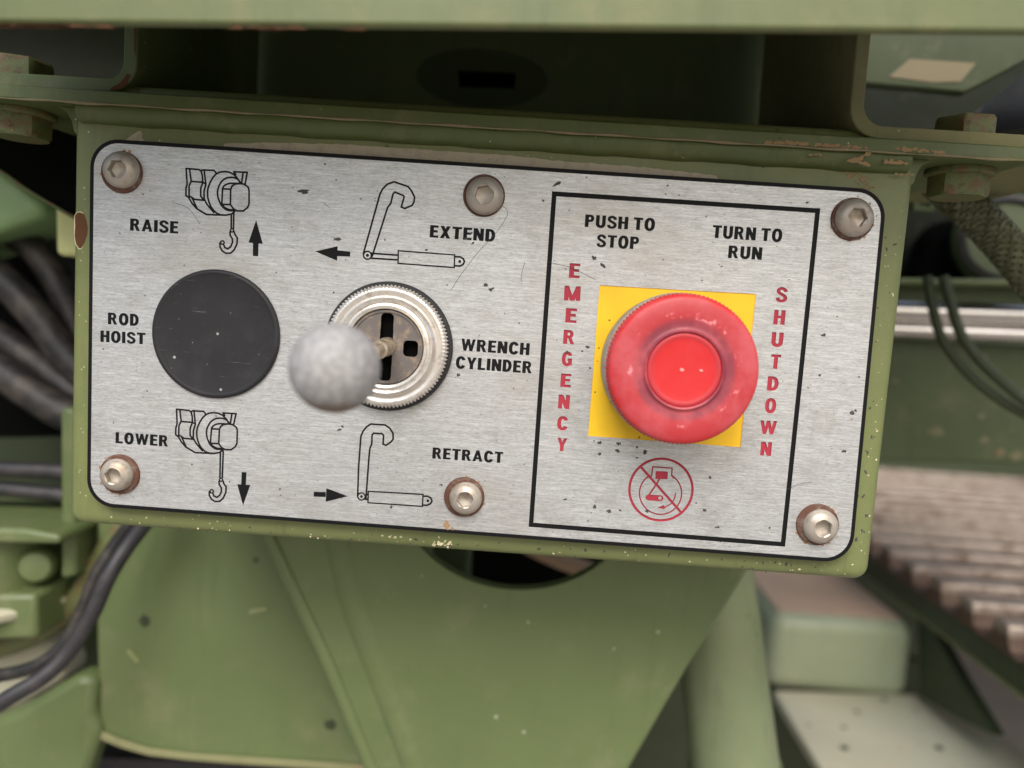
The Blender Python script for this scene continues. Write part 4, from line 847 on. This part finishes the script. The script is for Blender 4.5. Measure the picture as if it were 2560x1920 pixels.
single('wire', tube([at(*p, 118) for p in ((2318, 690), (2330, 760), (2352, 840), (2400, 912), (2470, 978), (2560, 1035), (2700, 1100))], 1.9, 12), green_dark, 'left of the two dark green wires hanging across the rods', 'wire', wg)
single('wire', tube([at(*p, 114) for p in ((2358, 690), (2376, 755), (2400, 830), (2440, 890), (2500, 950), (2580, 1015), (2700, 1080))], 2.0, 12), green_dark, 'right of the two dark green wires hanging across the rods', 'wire', wg)

# ================================================================== toothed rack and the frame below it
RX0, RX1, RZ = 250.0, 800.0, -121.6
rk = thing('toothed_rack', 'long worn steel rack of level teeth coming forward at the right edge', 'gear rack', (RX0, 300, RZ))
pitch = 30.0
prof = [(-13.75, -13), (-9.5, -12), (-7.2, -8), (-6.0, -1), (-4.6, 0), (4.6, 0), (6.0, -1), (7.2, -8), (9.5, -12), (13.75, -13), (13.75, -14.5), (-13.75, -14.5)]
tv, tf = prism([(RX0, y, RZ + z) for y, z in prof], (RX1 - RX0, 0, 0))
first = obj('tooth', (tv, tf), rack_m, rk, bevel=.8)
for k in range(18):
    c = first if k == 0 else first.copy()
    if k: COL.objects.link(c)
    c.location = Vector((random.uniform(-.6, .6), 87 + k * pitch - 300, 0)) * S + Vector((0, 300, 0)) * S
rail = thing('rack_rail', 'dark green side rail under the toothed rack, rusty along its edge', 'rail', (RX0, 300, -170))
obj('side_face', prism([(RX0 + 1.5, 80, RZ - 14.7), (RX0 + 1.5, 620, RZ - 14.7), (RX0 + 1.5, 620, RZ - 28.4), (RX0 + 1.5, 80, RZ - 28.4)], (30, 0, 0)), green_dark, rail, bevel=.8)
obj('rusty_edge', tube([(RX0 + 1.5, 80, RZ - 28.4), (RX0 + 1.5, 620, RZ - 28.4)], .9, 8, 0), bolt_m, rail)
bxr = thing('green_housing', 'pale green box shaped housing with a dusty top at lower right', 'housing', at(2100, 1640, 263))
zt_ = at(2100, 1545, 263).z; zb_ = at(2100, 1738, 263).z; xa = at(1925, 1640, 263).x; xb = at(2285, 1640, 263).x
obj('body', box(xa, xb, 263, 400, zb_, zt_ - 1.2), green_cool, bxr, bevel=9, segs=5)
obj('dusty_top', box(xa + 5, xb - 7, 270, 396, zt_ - 1.4, zt_ - .6), tan_dust, bxr, bevel=.3)
st = thing('step_pan', 'dusty pale step plate in front of the green housing at lower right', 'step', at(2200, 1850, 200))
pz = zb_ + .5
obj('tread', zslab([(1935, 1725), (2290, 1735), (2490, 1835), (2600, 1900), (2900, 2100), (2900, 2500), (2300, 2500), (2060, 1935), (1990, 1820)], pz, 6), dusty, st, bevel=1)
obj('lit_ground_slab', zslab([(2290, 1500), (2420, 1560), (2900, 1850), (3000, 2500), (2560, 2000), (2440, 1800)], pz - 14, 6), lit_ground_m, st, bevel=1)  # added pale slab standing in for brightly lit ground
dk = []
for px, py, r in ((2110, 1870, 2.4), (2347, 1870, 2.6), (2211, 1748, 2.0), (2143, 1780, 1.8), (2110, 1818, 1.5), (2290, 1775, 1.3), (2022, 1812, 1)):
    p = atz(px, py, pz); b_ = blob(p.x, p.y, r, .35, 12, 1.0); dk.append(prism([(x, y, pz + .08) for x, y in b_], (0, 0, -.07)))
for q in dk: obj('dark_spot', q, green_dark, st, smooth=0)
gx = xb + 2
tri = [atx(*p, gx) for p in ((2290, 1480), (2340, 1590), (2400, 1700), (2482, 1838), (2400, 1800), (2300, 1745))]
single('under_step_plate', slab([(1700, 1650), (2300, 1650), (2300, 2200), (1700, 2200)], 330, 6), green_dark, 'dark plate in shade under the left side of the dusty step plate', 'plate')
single('triangular_gusset', prism(tri, (7, 0, 0)), green_dark, 'dark green triangular gusset right of the pale green housing', 'gusset', bevel=.8)
single('far_rear_wall', box(-500, 900, 640, 660, -420, 260), green_dark, 'dark machine body closing the view far behind', 'machine body')
o = obj('rear_wall', box(-420, 118, 230, 240, -330, 100), green_dark, smooth=35); tag(o, 'dark green rear wall in shade behind the hoses and lower panels', 'wall')
o = obj('side_wall', box(-420, -412, 30, 240, -330, 100), green_dark); tag(o, 'dark green side wall out at the far left behind the hoses', 'wall')
o = obj('ground', ([(-6000, -6000, -900), (6000, -6000, -900), (6000, 6000, -900), (-6000, 6000, -900)], [(0, 1, 2, 3)]), concrete, smooth=0); tag(o, kind='structure')
